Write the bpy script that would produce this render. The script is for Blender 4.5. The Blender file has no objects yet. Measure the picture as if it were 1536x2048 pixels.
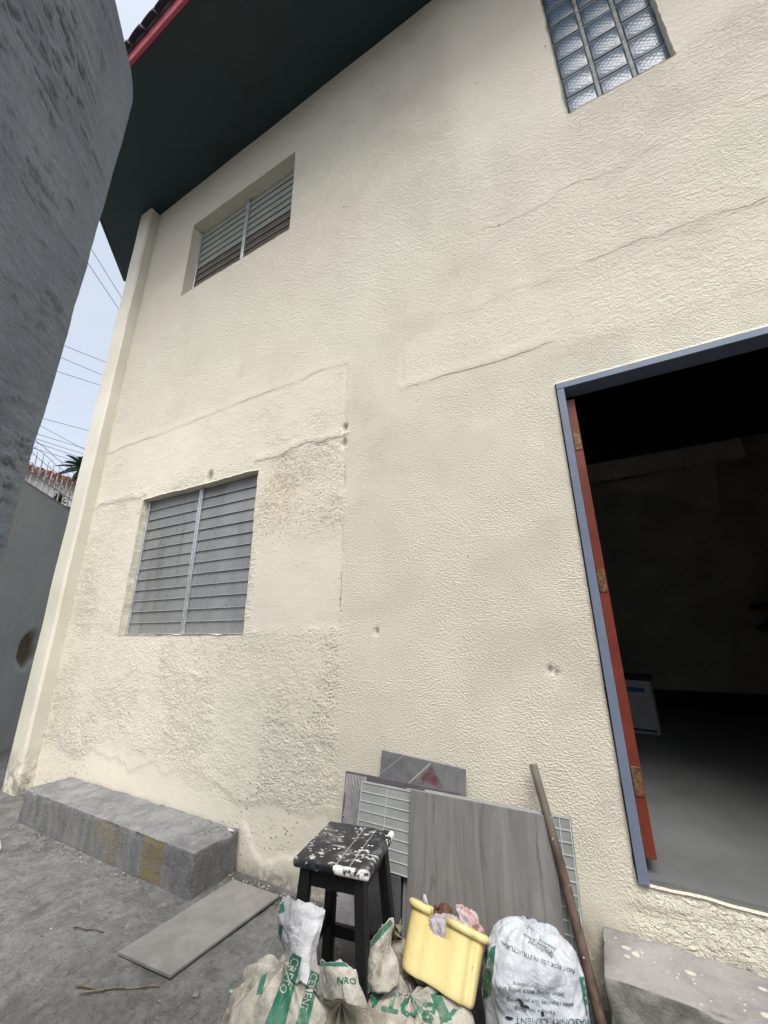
import bpy, bmesh, math, random
import numpy as np
from mathutils import Vector, Matrix, noise as mnoise
from mathutils.bvhtree import BVHTree

# ------------------------------------------------------------------ scene, camera, light
sc = bpy.context.scene
COL = sc.collection
CAM_Z = 1.287
CAM_Y = -1.95
F_PX = 764.0                      # focal length in pixels of a 1536 px wide picture


def cam_matrix(yaw, pit, rol):
    f = np.array([math.sin(yaw) * math.cos(pit), math.cos(yaw) * math.cos(pit), math.sin(pit)])
    rt = np.array([math.cos(yaw), -math.sin(yaw), 0.0])
    up = np.cross(rt, f)
    r0 = np.stack([rt, -up, f])
    c, s = math.cos(rol), math.sin(rol)
    return np.array([[c, s, 0], [-s, c, 0], [0, 0, 1]]) @ r0


CR = cam_matrix(-0.48471735, 0.29902217, 0.01042495)
cd = bpy.data.cameras.new('camera')
cam = bpy.data.objects.new('camera', cd)
COL.objects.link(cam)
cd.sensor_fit = 'HORIZONTAL'
cd.sensor_width = 36.0
cd.lens = F_PX / 1536 * 36.0
cd.clip_start = 0.02
cd.clip_end = 500
M4 = Matrix.Identity(4)
for i in range(3):
    M4[i][0] = CR[0][i]
    M4[i][1] = -CR[1][i]
    M4[i][2] = -CR[2][i]
M4[1][3] = CAM_Y
M4[2][3] = CAM_Z
cam.matrix_world = M4
sc.camera = cam

SUN_EL, SUN_AZ = math.radians(61), math.radians(150)   # azimuth from +Y towards +X
world = bpy.data.worlds.new('World')
sc.world = world
world.use_nodes = True
wn = world.node_tree.nodes
wl = world.node_tree.links
wn.clear()
w_out = wn.new('ShaderNodeOutputWorld')
w_bg = wn.new('ShaderNodeBackground')
w_sky = wn.new('ShaderNodeTexSky')
w_sky.sky_type = 'NISHITA'
w_sky.sun_disc = False
w_sky.sun_elevation = SUN_EL
w_sky.sun_rotation = SUN_AZ
w_sky.air_density = 1.0
w_sky.dust_density = 6.0
w_sky.ozone_density = 1.0
w_hsv = wn.new('ShaderNodeHueSaturation')
w_hsv.inputs['Saturation'].default_value = 0.62
wl.new(w_sky.outputs[0], w_hsv.inputs['Color'])
# a high overcast: the clear sky seen through an even bright cloud sheet
w_tc = wn.new('ShaderNodeTexCoord')
w_nz = wn.new('ShaderNodeTexNoise')
w_nz.inputs['Scale'].default_value = 2.2
w_nz.inputs['Detail'].default_value = 5
wl.new(w_tc.outputs['Generated'], w_nz.inputs['Vector'])
w_mr = wn.new('ShaderNodeMapRange')
w_mr.inputs['From Min'].default_value = 0.3
w_mr.inputs['From Max'].default_value = 0.7
w_mr.inputs['To Min'].default_value = 0.3
w_mr.inputs['To Max'].default_value = 0.6
wl.new(w_nz.outputs['Fac'], w_mr.inputs['Value'])
w_mix = wn.new('ShaderNodeMix')
w_mix.data_type = 'RGBA'
w_mix.inputs[7].default_value = (2.2, 2.38, 2.58, 1)
wl.new(w_mr.outputs[0], w_mix.inputs[0])
wl.new(w_hsv.outputs[0], w_mix.inputs[6])
wl.new(w_mix.outputs[2], w_bg.inputs['Color'])
w_bg.inputs['Strength'].default_value = 0.15
wl.new(w_bg.outputs[0], w_out.inputs[0])

sd = bpy.data.lights.new('sun', 'SUN')
sd.energy = 1.5
sd.angle = math.radians(35)
sd.color = (1.0, 0.985, 0.965)
sun = bpy.data.objects.new('sun', sd)
COL.objects.link(sun)
sdir = Vector((math.sin(SUN_AZ) * math.cos(SUN_EL), math.cos(SUN_AZ) * math.cos(SUN_EL), math.sin(SUN_EL)))
sun.rotation_euler = sdir.to_track_quat('Z', 'Y').to_euler()
sun.location = (3, -6, 12)

sc.view_settings.view_transform = 'Standard'
sc.view_settings.look = 'None'
sc.view_settings.exposure = 1.2
sc.view_settings.gamma = 1.0
sc.view_settings.use_curve_mapping = False

rng = random.Random(7)

# ------------------------------------------------------------------ helpers: camera rays, used to measure places
CAM = Vector((0, CAM_Y, CAM_Z))


def ray(u, v):
    d = CR.T @ np.array([(u - 768) / F_PX, (v - 1024) / F_PX, 1.0])
    return Vector(d).normalized()


def on_plane(u, v, n, p0):
    d = ray(u, v)
    n = Vector(n)
    t = n.dot(Vector(p0) - CAM) / n.dot(d)
    return CAM + d * t


# ------------------------------------------------------------------ helpers: objects
def tag(o, label=None, cat=None, group=None, kind=None):
    if label: o['label'] = label
    if cat: o['category'] = cat
    if group: o['group'] = group
    if kind: o['kind'] = kind
    return o


def empty(name, loc=(0, 0, 0), rot=(0, 0, 0)):
    o = bpy.data.objects.new(name, None)
    o.empty_display_size = 0.1
    o.location = loc
    o.rotation_euler = rot
    COL.objects.link(o)
    return o


def link(name, me, mat=None, parent=None, smooth=False):
    o = bpy.data.objects.new(name, me)
    if mat is not None and len(me.materials) == 0:
        me.materials.append(mat)
    if smooth:
        me.polygons.foreach_set('use_smooth', [True] * len(me.polygons))
    COL.objects.link(o)
    if parent is not None:
        o.parent = parent
    return o


def obj(name, bm, mat=None, parent=None, smooth=False):
    me = bpy.data.meshes.new(name)
    bm.to_mesh(me)
    bm.free()
    return link(name, me, mat, parent, smooth)


def box(bm, lo, hi, bev=0.0, seg=1):
    r = bmesh.ops.create_cube(bm, size=1.0)
    vs = r['verts']
    for v in vs:
        v.co = Vector([lo[i] + (v.co[i] + 0.5) * (hi[i] - lo[i]) for i in range(3)])
    if bev > 0:
        es = list({e for v in vs for e in v.link_edges})
        bmesh.ops.bevel(bm, geom=es, offset=bev, segments=seg, profile=0.5, affect='EDGES')
    return bm


def box_obj(name, lo, hi, mat, parent=None, bev=0.0, seg=1, smooth=False):
    return obj(name, box(bmesh.new(), lo, hi, bev, seg), mat, parent, smooth)


def tube(bm, pts, rad, n=8, cap=True):
    """tube along points; rad a number or a list"""
    pts = [Vector(p) for p in pts]
    rings = []
    up = None
    for i, p in enumerate(pts):
        t = (pts[min(i + 1, len(pts) - 1)] - pts[max(i - 1, 0)]).normalized()
        if up is None:
            a = Vector((0, 0, 1)) if abs(t.z) < 0.9 else Vector((1, 0, 0))
            up = (a - t * a.dot(t)).normalized()
        else:
            up = (up - t * up.dot(t)).normalized()
        b = t.cross(up)
        r = rad[i] if isinstance(rad, (list, tuple)) else rad
        rings.append([bm.verts.new(p + (up * math.cos(2 * math.pi * k / n) + b * math.sin(2 * math.pi * k / n)) * r) for k in range(n)])
    for a, b in zip(rings, rings[1:]):
        for k in range(n):
            bm.faces.new((a[k], a[(k + 1) % n], b[(k + 1) % n], b[k]))
    if cap:
        bm.faces.new(list(reversed(rings[0])))
        bm.faces.new(rings[-1])
    return bm


def grid_mesh(name, P, uv=None, closed_u=False):
    """P: array (nv, nu, 3)"""
    nv, nu = P.shape[:2]
    me = bpy.data.meshes.new(name)
    verts = P.reshape(-1, 3)
    j, i = np.meshgrid(np.arange(nv - 1), np.arange(nu if closed_u else nu - 1), indexing='ij')
    i2 = (i + 1) % nu
    f = np.stack([j * nu + i, j * nu + i2, (j + 1) * nu + i2, (j + 1) * nu + i], -1).reshape(-1, 4)
    me.from_pydata(verts.tolist(), [], f.tolist())
    me.update()
    return me


# vectorised value noise
_T = np.random.RandomState(3).rand(256, 256)


def vn(x, y, seed=0):
    x = x + seed * 17.37
    y = y + seed * 9.71
    xi = np.floor(x).astype(int)
    yi = np.floor(y).astype(int)
    fx = x - xi
    fy = y - yi
    fx = fx * fx * fx * (fx * (fx * 6 - 15) + 10)
    fy = fy * fy * fy * (fy * (fy * 6 - 15) + 10)
    a = _T[xi % 256, yi % 256]
    b = _T[(xi + 1) % 256, yi % 256]
    c = _T[xi % 256, (yi + 1) % 256]
    d = _T[(xi + 1) % 256, (yi + 1) % 256]
    return (a * (1 - fx) + b * fx) * (1 - fy) + (c * (1 - fx) + d * fx) * fy


def fbm(x, y, o=4, seed=0, g=0.5):
    s = 0
    a = 1.0
    n = 0
    for k in range(o):
        s = s + a * vn(x * 2 ** k, y * 2 ** k, seed + k)
        n += a
        a *= g
    return s / n


def sstep(a, b, x):
    t = np.clip((x - a) / (b - a), 0, 1)
    return t * t * (3 - 2 * t)


# ------------------------------------------------------------------ helpers: materials
def lin(r, g, b):
    f = lambda c: c / 12.92 if c <= 0.04045 else ((c + 0.055) / 1.055) ** 2.4
    return (f(r / 255), f(g / 255), f(b / 255), 1)


class Mat:
    def __init__(s, name):
        s.m = bpy.data.materials.new(name)
        s.m.use_nodes = True
        s.nt = s.m.node_tree
        s.bsdf = s.nt.nodes['Principled BSDF']
        s.tc = s.nt.nodes.new('ShaderNodeTexCoord')
        s.co = s.tc.outputs['Object']

    def n(s, t, **kw):
        nd = s.nt.nodes.new(t)
        for k, v in kw.items():
            setattr(nd, k, v)
        return nd

    def set(s, sock, v):
        if isinstance(v, bpy.types.NodeSocket):
            s.nt.links.new(v, sock)
        elif v is not None:
            sock.default_value = v

    def map(s, scale=(1, 1, 1), rot=(0, 0, 0), loc=(0, 0, 0), co=None):
        m = s.n('ShaderNodeMapping')
        s.set(m.inputs['Vector'], co or s.co)
        m.inputs['Scale'].default_value = scale
        m.inputs['Rotation'].default_value = rot
        m.inputs['Location'].default_value = loc
        return m.outputs[0]

    def noise(s, scale, detail=3, rough=0.5, dist=0.0, co=None, out='Fac'):
        t = s.n('ShaderNodeTexNoise')
        s.set(t.inputs['Vector'], co or s.co)
        t.inputs['Scale'].default_value = scale
        t.inputs['Detail'].default_value = detail
        t.inputs['Roughness'].default_value = rough
        t.inputs['Distortion'].default_value = dist
        return t.outputs[out]

    def voro(s, scale, feature='F1', co=None, out='Distance', rand=1.0):
        t = s.n('ShaderNodeTexVoronoi', feature=feature)
        s.set(t.inputs['Vector'], co or s.co)
        t.inputs['Scale'].default_value = scale
        t.inputs['Randomness'].default_value = rand
        return t.outputs[out]

    def ramp(s, fac, a, b, lo=0.0, hi=1.0, interp='SMOOTHSTEP'):
        m = s.n('ShaderNodeMapRange', interpolation_type=interp)
        s.set(m.inputs['Value'], fac)
        m.inputs['From Min'].default_value = a
        m.inputs['From Max'].default_value = b
        m.inputs['To Min'].default_value = lo
        m.inputs['To Max'].default_value = hi
        return m.outputs['Result']

    def math(s, op, a, b=None, c=None):
        m = s.n('ShaderNodeMath', operation=op)
        s.set(m.inputs[0], a)
        if b is not None: s.set(m.inputs[1], b)
        if c is not None: s.set(m.inputs[2], c)
        return m.outputs[0]

    def mix(s, fac, a, b, blend='MIX'):
        m = s.n('ShaderNodeMix', data_type='RGBA', blend_type=blend)
        s.set(m.inputs[0], fac)
        s.set(m.inputs[6], a)
        s.set(m.inputs[7], b)
        return m.outputs[2]

    def attr(s, name, out='Fac'):
        a = s.n('ShaderNodeAttribute', attribute_name=name)
        return a.outputs[out]

    def sep(s, co=None):
        x = s.n('ShaderNodeSeparateXYZ')
        s.set(x.inputs[0], co or s.co)
        return x.outputs

    def bump(s, h, dist=1.0, strength=1.0, prev=None):
        b = s.n('ShaderNodeBump')
        b.inputs['Distance'].default_value = dist
        b.inputs['Strength'].default_value = strength
        s.set(b.inputs['Height'], h)
        if prev is not None: s.set(b.inputs['Normal'], prev)
        return b.outputs[0]

    def done(s, base=None, rough=0.8, normal=None, metal=0.0, spec=0.5, trans=None, coat=None):
        s.set(s.bsdf.inputs['Base Color'], base)
        s.set(s.bsdf.inputs['Roughness'], rough)
        s.set(s.bsdf.inputs['Metallic'], metal)
        s.set(s.bsdf.inputs['Specular IOR Level'], spec)
        if normal is not None: s.set(s.bsdf.inputs['Normal'], normal)
        if trans is not None: s.set(s.bsdf.inputs['Transmission Weight'], trans)
        if coat is not None: s.set(s.bsdf.inputs['Coat Weight'], coat)
        return s.m


def band(m, v, a, b, soft):
    """1 between a and b"""
    return m.math('MULTIPLY', m.ramp(v, a - soft, a + soft), m.ramp(v, b - soft, b + soft, 1.0, 0.0))


def simple(name, col, rough=0.7, var=0.12, scale=12, bump=0.0, bscale=60, metal=0.0, spec=0.4):
    m = Mat(name)
    nz = m.noise(scale, 5, 0.6)
    dark = tuple(c * (1 - var * 2) for c in col[:3]) + (1,)
    light = tuple(min(1, c * (1 + var)) for c in col[:3]) + (1,)
    base = m.mix(m.ramp(nz, 0.3, 0.7), dark, light)
    nrm = m.bump(m.noise(bscale, 4, 0.6), bump) if bump else None
    return m.done(base, rough, nrm, metal, spec)


# --- facade paint
m = Mat('cream_stucco')
NCRACK = 7
a_st, a_tr, a_pit, a_stain, a_pink, a_dirt = (m.attr(k) for k in ('stucco', 'trowel', 'pits', 'stain', 'pink', 'dirt_shade'))
big = m.noise(1.1, 4, 0.55)
mid = m.noise(6, 5, 0.6)
c0 = m.mix(m.ramp(big, 0.3, 0.7), (0.592, 0.556, 0.456, 1), (0.625, 0.592, 0.492, 1))
c0 = m.mix(m.ramp(mid, 0.35, 0.75, 0, 0.3), c0, (0.57, 0.535, 0.445, 1))
c0 = m.mix(m.math('MULTIPLY', a_pink, 0.4), c0, (0.63, 0.55, 0.47, 1))
grainA = m.noise(78, 3, 0.6, 0.3, co=m.map((1, 1, 1.6)))
grainB = m.noise(120, 3, 0.6, 0.2, co=m.map((1.2, 1, 1.2), rot=(0, 0.6, 0)))
zmix = m.ramp(m.noise(2.4, 4, 0.6, 0.5), 0.40, 0.58)
grain = m.math('ADD', m.math('MULTIPLY', grainA, zmix), m.math('MULTIPLY', grainB, m.math('SUBTRACT', 1.0, zmix)))
worn = m.ramp(m.noise(4.3, 5, 0.65, co=m.map(loc=(2, 3, 4))), 0.30, 0.66, 0.55, 1.2)
grain2 = m.noise(160, 2, 0.6)
pitv = m.voro(48, co=m.map((1.0, 1, 0.8)))
pitn = m.noise(9, 3, 0.6)
pit = m.math('MULTIPLY', m.math('MULTIPLY', m.ramp(pitv, 0.10, 0.25, 1, 0), m.ramp(m.noise(31, 1), 0.40, 0.46)), a_pit)
c0 = m.mix(m.math('MULTIPLY', pit, 0.70), c0, (0.15, 0.125, 0.10, 1))
c0 = m.mix(m.math('MULTIPLY', m.math('MULTIPLY', a_stain, m.ramp(m.noise(26, 4, 0.7), 0.4, 0.62)), 0.6), c0, (0.50, 0.27, 0.17, 1))
c0 = m.mix(m.math('MULTIPLY', a_dirt, m.ramp(m.noise(22, 5, 0.7), 0.3, 0.6, 0.15, 0.9)), c0, (0.17, 0.155, 0.13, 1))
ckn = m.math('MULTIPLY', m.math('SUBTRACT', m.noise(60, 3, 0.6), 0.5), 0.010)
ckw = m.ramp(m.noise(11, 3, 0.6), 0.35, 0.65, 0.0004, 0.0030)
ck = None
for k in range(NCRACK):
    dk = m.math('ABSOLUTE', m.math('ADD', m.attr('crack%d' % k), ckn))
    mk = m.n('ShaderNodeMapRange', interpolation_type='SMOOTHSTEP')
    m.set(mk.inputs['Value'], dk)
    m.set(mk.inputs['From Min'], ckw)
    m.set(mk.inputs['From Max'], m.math('ADD', ckw, 0.0022))
    mk.inputs['To Min'].default_value = 1.0
    mk.inputs['To Max'].default_value = 0.0
    ck = mk.outputs['Result'] if ck is None else m.math('MAXIMUM', ck, mk.outputs['Result'])
ck = m.math('MULTIPLY', ck, m.attr('crackon'))
c0 = m.mix(m.math('MULTIPLY', ck, 0.42), c0, (0.20, 0.17, 0.13, 1))
rare = m.math('MULTIPLY', m.ramp(m.voro(3.1), 0.02, 0.028, 1, 0), 0.8)
c0 = m.mix(rare, c0, (0.12, 0.1, 0.08, 1))
h1 = m.math('MULTIPLY', m.math('ADD', m.ramp(grain, 0.38, 0.63), m.math('MULTIPLY', grain2, 0.5)), m.math('MULTIPLY', m.math('MULTIPLY', a_st, worn), 0.0022))
farup = m.ramp(m.sep()[2], 2.6, 4.6)
lump = m.ramp(m.noise(36, 4, 0.6, 0.6, co=m.map((1, 1, 1.4))), 0.42, 0.6)
h1 = m.math('ADD', h1, m.math('MULTIPLY', m.math('MULTIPLY', lump, farup), m.math('MULTIPLY', a_st, 0.0040)))
tw = m.noise(27, 3, 0.55, 1.3, co=m.map((1, 1, 1.5)))
tw2 = m.noise(25, 2.5, 0.55, 0.9, co=m.map((1, 1, 2.2), rot=(0, 0.5, 0)))
tw3 = m.noise(30, 2.5, 0.55, 0.9, co=m.map((2.0, 1, 1), rot=(0, -0.35, 0), loc=(4, 0, 2)))
flake = m.math('ADD', m.ramp(tw2, 0.47, 0.545), m.math('ADD', m.ramp(tw3, 0.5, 0.57), m.math('MULTIPLY', m.ramp(tw, 0.3, 0.72), 0.8)))
h2 = m.math('MULTIPLY', flake, m.math('MULTIPLY', a_tr, 0.0025))
h3 = m.math('MULTIPLY', m.noise(90, 2, 0.6), 0.0008)
hh = m.math('SUBTRACT', m.math('ADD', m.math('ADD', h1, h2), h3), m.math('ADD', m.math('MULTIPLY', pit, 0.007), m.math('MULTIPLY', ck, 0.004)))
CREAM = m.done(c0, 0.78, m.bump(hh, 1.0), spec=0.25)

m = Mat('smooth_cream_render')
big = m.noise(2.0, 4, 0.55)
c0 = m.mix(m.ramp(big, 0.3, 0.7), (0.55, 0.525, 0.44, 1), (0.62, 0.595, 0.51, 1))
c0 = m.mix(m.math('MULTIPLY', m.ramp(m.sep()[2], 0.45, 0.02), m.ramp(m.noise(12, 5, .7), .4, .6)), c0, (0.25, 0.23, 0.19, 1))
CREAM_SMOOTH = m.done(c0, 0.7, m.bump(m.noise(30, 5, 0.6), 0.0035), spec=0.3)

CREAM_REVEAL = simple('cream_reveal', (0.60, 0.58, 0.50), 0.75, 0.06, 8, 0.002, 50)

m = Mat('rough_grey_concrete')           # the near boundary wall
co = m.map((1, 1, 1))
sk = m.map((1.0, 1.0, 1.0), rot=(0, 0, 0))
big = m.noise(2.2, 5, 0.6)
streak = m.attr('pits')
spk = m.noise(40, 5, 0.65)
c0 = m.mix(m.ramp(big, 0.3, 0.7), (0.160, 0.192, 0.237, 1), (0.215, 0.248, 0.292, 1))
c0 = m.mix(m.ramp(spk, 0.35, 0.7, 0, 0.4), c0, (0.14, 0.15, 0.165, 1))
c0 = m.mix(m.math('MULTIPLY', streak, 0.75), c0, (0.035, 0.038, 0.042, 1))
c0 = m.mix(m.math('MULTIPLY', m.ramp(m.noise(3.5, 3), 0.68, 0.78), 0.45), c0, (0.10, 0.14, 0.095, 1))
GREY_ROUGH = m.done(c0, 0.85, m.bump(m.math('ADD', m.math('MULTIPLY', m.noise(70, 4, 0.65, co=m.map((1, 1, 2.2))), 0.0045), m.math('MULTIPLY', m.noise(26, 4, 0.62, .4, co=m.map((.8, .8, 2.4))), 0.009)), 1.0), spec=0.3)

m = Mat('grey_render')
big = m.noise(1.3, 4, 0.6)
c0 = m.mix(m.ramp(big, 0.3, 0.7), (0.23, 0.235, 0.23, 1), (0.30, 0.30, 0.285, 1))
GREY_RENDER = m.done(c0, 0.85, m.bump(m.noise(30, 4, 0.6), 0.004), spec=0.3)

m = Mat('yard_concrete')
big = m.noise(1.6, 5, 0.62, 0.5)
mid = m.noise(9, 6, 0.68)
fine = m.noise(85, 4, 0.7)
c0 = m.mix(m.ramp(big, 0.33, 0.68), (0.085, 0.084, 0.08, 1), (0.14, 0.142, 0.138, 1))
c0 = m.mix(m.ramp(mid, 0.36, 0.68, 0, 0.75), c0, (0.20, 0.2, 0.195, 1))
c0 = m.mix(m.ramp(fine, 0.52, 0.75, 0, 0.55), c0, (0.05, 0.048, 0.045, 1))
c0 = m.mix(m.math('MULTIPLY', m.attr('dirt_shade'), m.ramp(mid, 0.25, 0.6, 0.4, 1.0)), c0, (0.062, 0.059, 0.053, 1))
c0 = m.mix(m.ramp(m.voro(38), 0.07, 0.12, 0.45, 0), c0, (0.34, 0.34, 0.32, 1))
c0 = m.mix(m.ramp(m.noise(32, 5, 0.75), 0.5, 0.66, 0, 0.55), c0, (0.05, 0.049, 0.046, 1))
c0 = m.mix(m.ramp(m.noise(18, 6, 0.78, co=m.map(loc=(5, 2, 0))), 0.54, 0.68, 0, 0.6), c0, (0.24, 0.24, 0.232, 1))
GROUND = m.done(c0, 0.9, m.bump(m.math('ADD', m.math('MULTIPLY', fine, 0.006), m.math('ADD', m.math('MULTIPLY', m.noise(32, 5, 0.75), 0.010), m.math('MULTIPLY', mid, 0.016))), 1.0), spec=0.25)

m = Mat('ledge_concrete')
x, y, z = m.sep()
str1 = m.noise(15, 6, 0.7, 0.5, co=m.map((1, 1, 0.22)))
big = m.noise(5, 5, 0.65)
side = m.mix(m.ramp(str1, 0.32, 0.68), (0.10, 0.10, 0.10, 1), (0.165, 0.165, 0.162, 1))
side = m.mix(m.math('MULTIPLY', m.ramp(m.noise(7, 3, co=m.map((1, 1, 0.05))), 0.58, 0.7), 0.6), side, (0.17, 0.12, 0.085, 1))
wob = m.math('MULTIPLY', m.noise(26, 5, 0.7), 0.045)
och = m.math('MULTIPLY', band(m, m.math('ADD', x, wob), 0.530, 0.720, 0.004), m.ramp(y, -0.136, -0.130, 1, 0))
side = m.mix(m.math('MULTIPLY', och, m.ramp(m.noise(24, 5, .75), 0.33, 0.55, 0.15, 0.85)), side, (0.150, 0.122, 0.055, 1))
och2 = m.math('MULTIPLY', band(m, m.math('ADD', x, wob), 0.0, 0.33, 0.03), m.ramp(y, -0.136, -0.130, 1, 0))
side = m.mix(m.math('MULTIPLY', och2, m.ramp(m.noise(10, 4, .7), 0.4, 0.62, 0.0, 0.55)), side, (0.16, 0.12, 0.07, 1))
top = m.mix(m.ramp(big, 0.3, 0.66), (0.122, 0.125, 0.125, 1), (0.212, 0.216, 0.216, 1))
top = m.mix(m.ramp(m.noise(16, 6, 0.78), 0.50, 0.66, 0, 0.5), top, (0.30, 0.30, 0.295, 1))
top = m.mix(m.ramp(m.noise(4.2, 6, 0.75, .5, co=m.map(loc=(.3, .2, 0))), 0.53, 0.64, 0, 0.65), top, (0.125, 0.118, 0.112, 1))
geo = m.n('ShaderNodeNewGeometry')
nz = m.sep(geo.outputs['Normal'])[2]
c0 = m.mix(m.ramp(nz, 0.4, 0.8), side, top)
c0 = m.mix(m.ramp(m.noise(55, 5, .75), .52, .68, 0, .5), c0, (0.07, 0.068, 0.065, 1))
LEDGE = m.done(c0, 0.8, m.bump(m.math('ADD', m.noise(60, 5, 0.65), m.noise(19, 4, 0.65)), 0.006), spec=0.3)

m = Mat('step_concrete')
x, y, z = m.sep()
big = m.noise(4, 6, 0.65, 0.4)
fine = m.noise(70, 4, 0.7)
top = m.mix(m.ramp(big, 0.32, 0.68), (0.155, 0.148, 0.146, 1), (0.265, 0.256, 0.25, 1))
top = m.mix(m.ramp(fine, 0.5, 0.75, 0, 0.35), top, (0.12, 0.11, 0.10, 1))
spl = m.math('MAXIMUM', m.math('MULTIPLY', m.ramp(m.voro(15, co=m.map((1, 1.5, 1), rot=(0, 0, .6))), 0.20, 0.27, 1, 0), m.ramp(m.noise(7, 2), 0.46, 0.50)), m.math('MULTIPLY', m.ramp(m.voro(48), 0.16, 0.22, 1, 0), m.ramp(m.noise(9, 2, co=m.map(loc=(3, 1, 0))), 0.5, 0.56)))
top = m.mix(m.math('MULTIPLY', spl, 0.85), top, (0.48, 0.46, 0.40, 1))
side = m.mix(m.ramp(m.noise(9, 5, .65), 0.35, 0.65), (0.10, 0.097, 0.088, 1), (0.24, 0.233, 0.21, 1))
side = m.mix(m.math('MULTIPLY', m.ramp(m.noise(6.5, 3, .6, co=m.map(loc=(2, 0, 1.3))), 0.5, 0.56), m.ramp(z, 0.04, 0.01)), side, (0.055, 0.125, 0.105, 1))
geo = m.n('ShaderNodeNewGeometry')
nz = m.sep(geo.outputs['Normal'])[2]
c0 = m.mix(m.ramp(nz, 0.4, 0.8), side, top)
STEP = m.done(c0, 0.85, m.bump(m.math('ADD', m.math('MULTIPLY', fine, .002), m.math('MULTIPLY', big, .012)), 1.0), spec=0.3)

m = Mat('dark_green_soffit')
nz = m.noise(1.4, 4, 0.6)
c0 = m.mix(m.ramp(nz, 0.3, 0.7), (0.0045, 0.0175, 0.0205, 1), (0.0095, 0.028, 0.032, 1))
c0 = m.mix(m.ramp(m.voro(9), 0.025, 0.04, 0.35, 0), c0, (0.25, 0.26, 0.25, 1))
SOFFIT = m.done(c0, m.ramp(nz, 0.3, 0.7, 0.38, 0.6), m.bump(m.noise(6, 4), 0.006), spec=0.4)
RED = simple('red_fascia_paint', (0.36, 0.05, 0.07), 0.28, 0.08, 6, spec=0.6)
ROOF_TILE = simple('dark_roof_tile', (0.085, 0.085, 0.10), 0.7, 0.2, 9, 0.004)
ALU = simple('dull_aluminium', (0.50, 0.52, 0.54), 0.42, 0.12, 25, 0.0004, 120, metal=0.75)

m = Mat('dust_reflection_jalousie_glass')
gp = m.n('ShaderNodeNewGeometry').outputs['Position']
d = m.noise(3.2, 5, 0.6, 0.4, co=m.map((1.6, 1, 0.45), co=gp))  # upright streaks across the blades are blurred reflections painted in beside the dust
d = m.math('ADD', m.math('MULTIPLY', d, 0.75), m.math('MULTIPLY', m.noise(22, 4, 0.7, co=gp), 0.25))
c0 = m.mix(m.ramp(d, 0.32, 0.68), (0.135, 0.14, 0.138, 1), (0.195, 0.20, 0.197, 1))
GLASS_DUST_REFL = m.done(c0, m.ramp(d, .3, .7, 0.2, 0.42), None, spec=0.75)
m = Mat('green_grey_jalousie_glass')
d = m.noise(5, 4, 0.6)
c0 = m.mix(m.ramp(d, 0.3, 0.7), (0.22, 0.24, 0.21, 1), (0.27, 0.29, 0.255, 1))
GLASS_GREEN = m.done(c0, 0.35, None, spec=0.5)
m = Mat('brown_reflection_jalousie_glass')  # brown of the lower blades is a dark reflection painted into the colour
c0 = m.mix(m.ramp(m.noise(7, 4), 0.3, 0.7), (0.085, 0.072, 0.058, 1), (0.13, 0.112, 0.09, 1))
GLASS_BROWN = m.done(c0, 0.3, None, spec=0.5)

m = Mat('diamond_glass_block')
x, y, z = m.sep()
p = m.math('ADD', m.math('MULTIPLY', x, 1.0), m.math('MULTIPLY', z, 1.0))
q = m.math('SUBTRACT', m.math('MULTIPLY', x, 1.0), m.math('MULTIPLY', z, 1.0))
K = math.pi / 0.038
wav = m.math('MULTIPLY', m.math('ABSOLUTE', m.math('SINE', m.math('MULTIPLY', p, K))), m.math('ABSOLUTE', m.math('SINE', m.math('MULTIPLY', q, K))))
inn = m.math('MULTIPLY', band(m, x, 0.034, 0.154, 0.006), band(m, z, 0.03, 0.17, 0.006))
wav = m.math('MULTIPLY', wav, inn)
m.bsdf.inputs['IOR'].default_value = 1.5
c0 = m.mix(m.ramp(wav, 0.1, 0.7), (0.045, 0.075, 0.108, 1), (0.125, 0.185, 0.265, 1))
GBLOCK = m.done(c0, 0.34, m.bump(wav, 0.0012), spec=0.5)
MORTAR = simple('grey_mortar', (0.30, 0.305, 0.29), 0.85, 0.2, 25, 0.003, 80)

m = Mat('blue_grey_door_paint')
c0 = m.mix(m.ramp(m.noise(5, 5, .65), .3, .7), (0.118, 0.148, 0.205, 1), (0.145, 0.178, 0.240, 1))
c0 = m.mix(m.ramp(m.noise(34, 4, .7), .66, .71, 0, .8), c0, (0.33, 0.33, 0.32, 1))
c0 = m.mix(m.ramp(m.noise(27, 4, .7, co=m.map(loc=(5, 1, 2))), .68, .73, 0, .7), c0, (0.05, 0.05, 0.055, 1))
FRAME_BLUE = m.done(c0, .45, m.bump(m.noise(40, 4, co=m.map((3, 3, .4))), .0012), spec=.45)
DOOR_RED = simple('red_brown_door', (0.15, 0.027, 0.014), 0.4, 0.15, 5, 0.0006, 90, spec=0.5)
BRASS = simple('worn_brass', (0.20, 0.115, 0.055), 0.5, 0.3, 60, metal=0.5)
SCREW = simple('dark_screw', (0.05, 0.045, 0.04), 0.5)
INT_FLOOR = simple('pale_floor_finish', (0.115, 0.122, 0.12), 0.5, 0.08, 3, 0.001, 70)
INT_WALL = simple('olive_wall_paint', (0.50, 0.49, 0.43), 0.85, 0.1, 2)
INT_PALE = simple('pale_interior', (0.72, 0.71, 0.66), 0.85, 0.1, 2)
INT_DARK = simple('dark_interior', (0.014, 0.014, 0.014), 0.7, 0.1, 4)
INT_STAIR = simple('dark_teal_stair_paint', (0.03, 0.04, 0.04), 0.7, 0.15, 3)

# ------------------------------------------------------------------ setting: ground
def ground_height(x, y):
    return 0.016 * (fbm(x * 2.2 + 40, y * 2.2 + 40, 4, 5) - 0.5) + 0.008 * (fbm(x * 14 + 90, y * 14 + 90, 3, 9) - 0.5)


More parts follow.
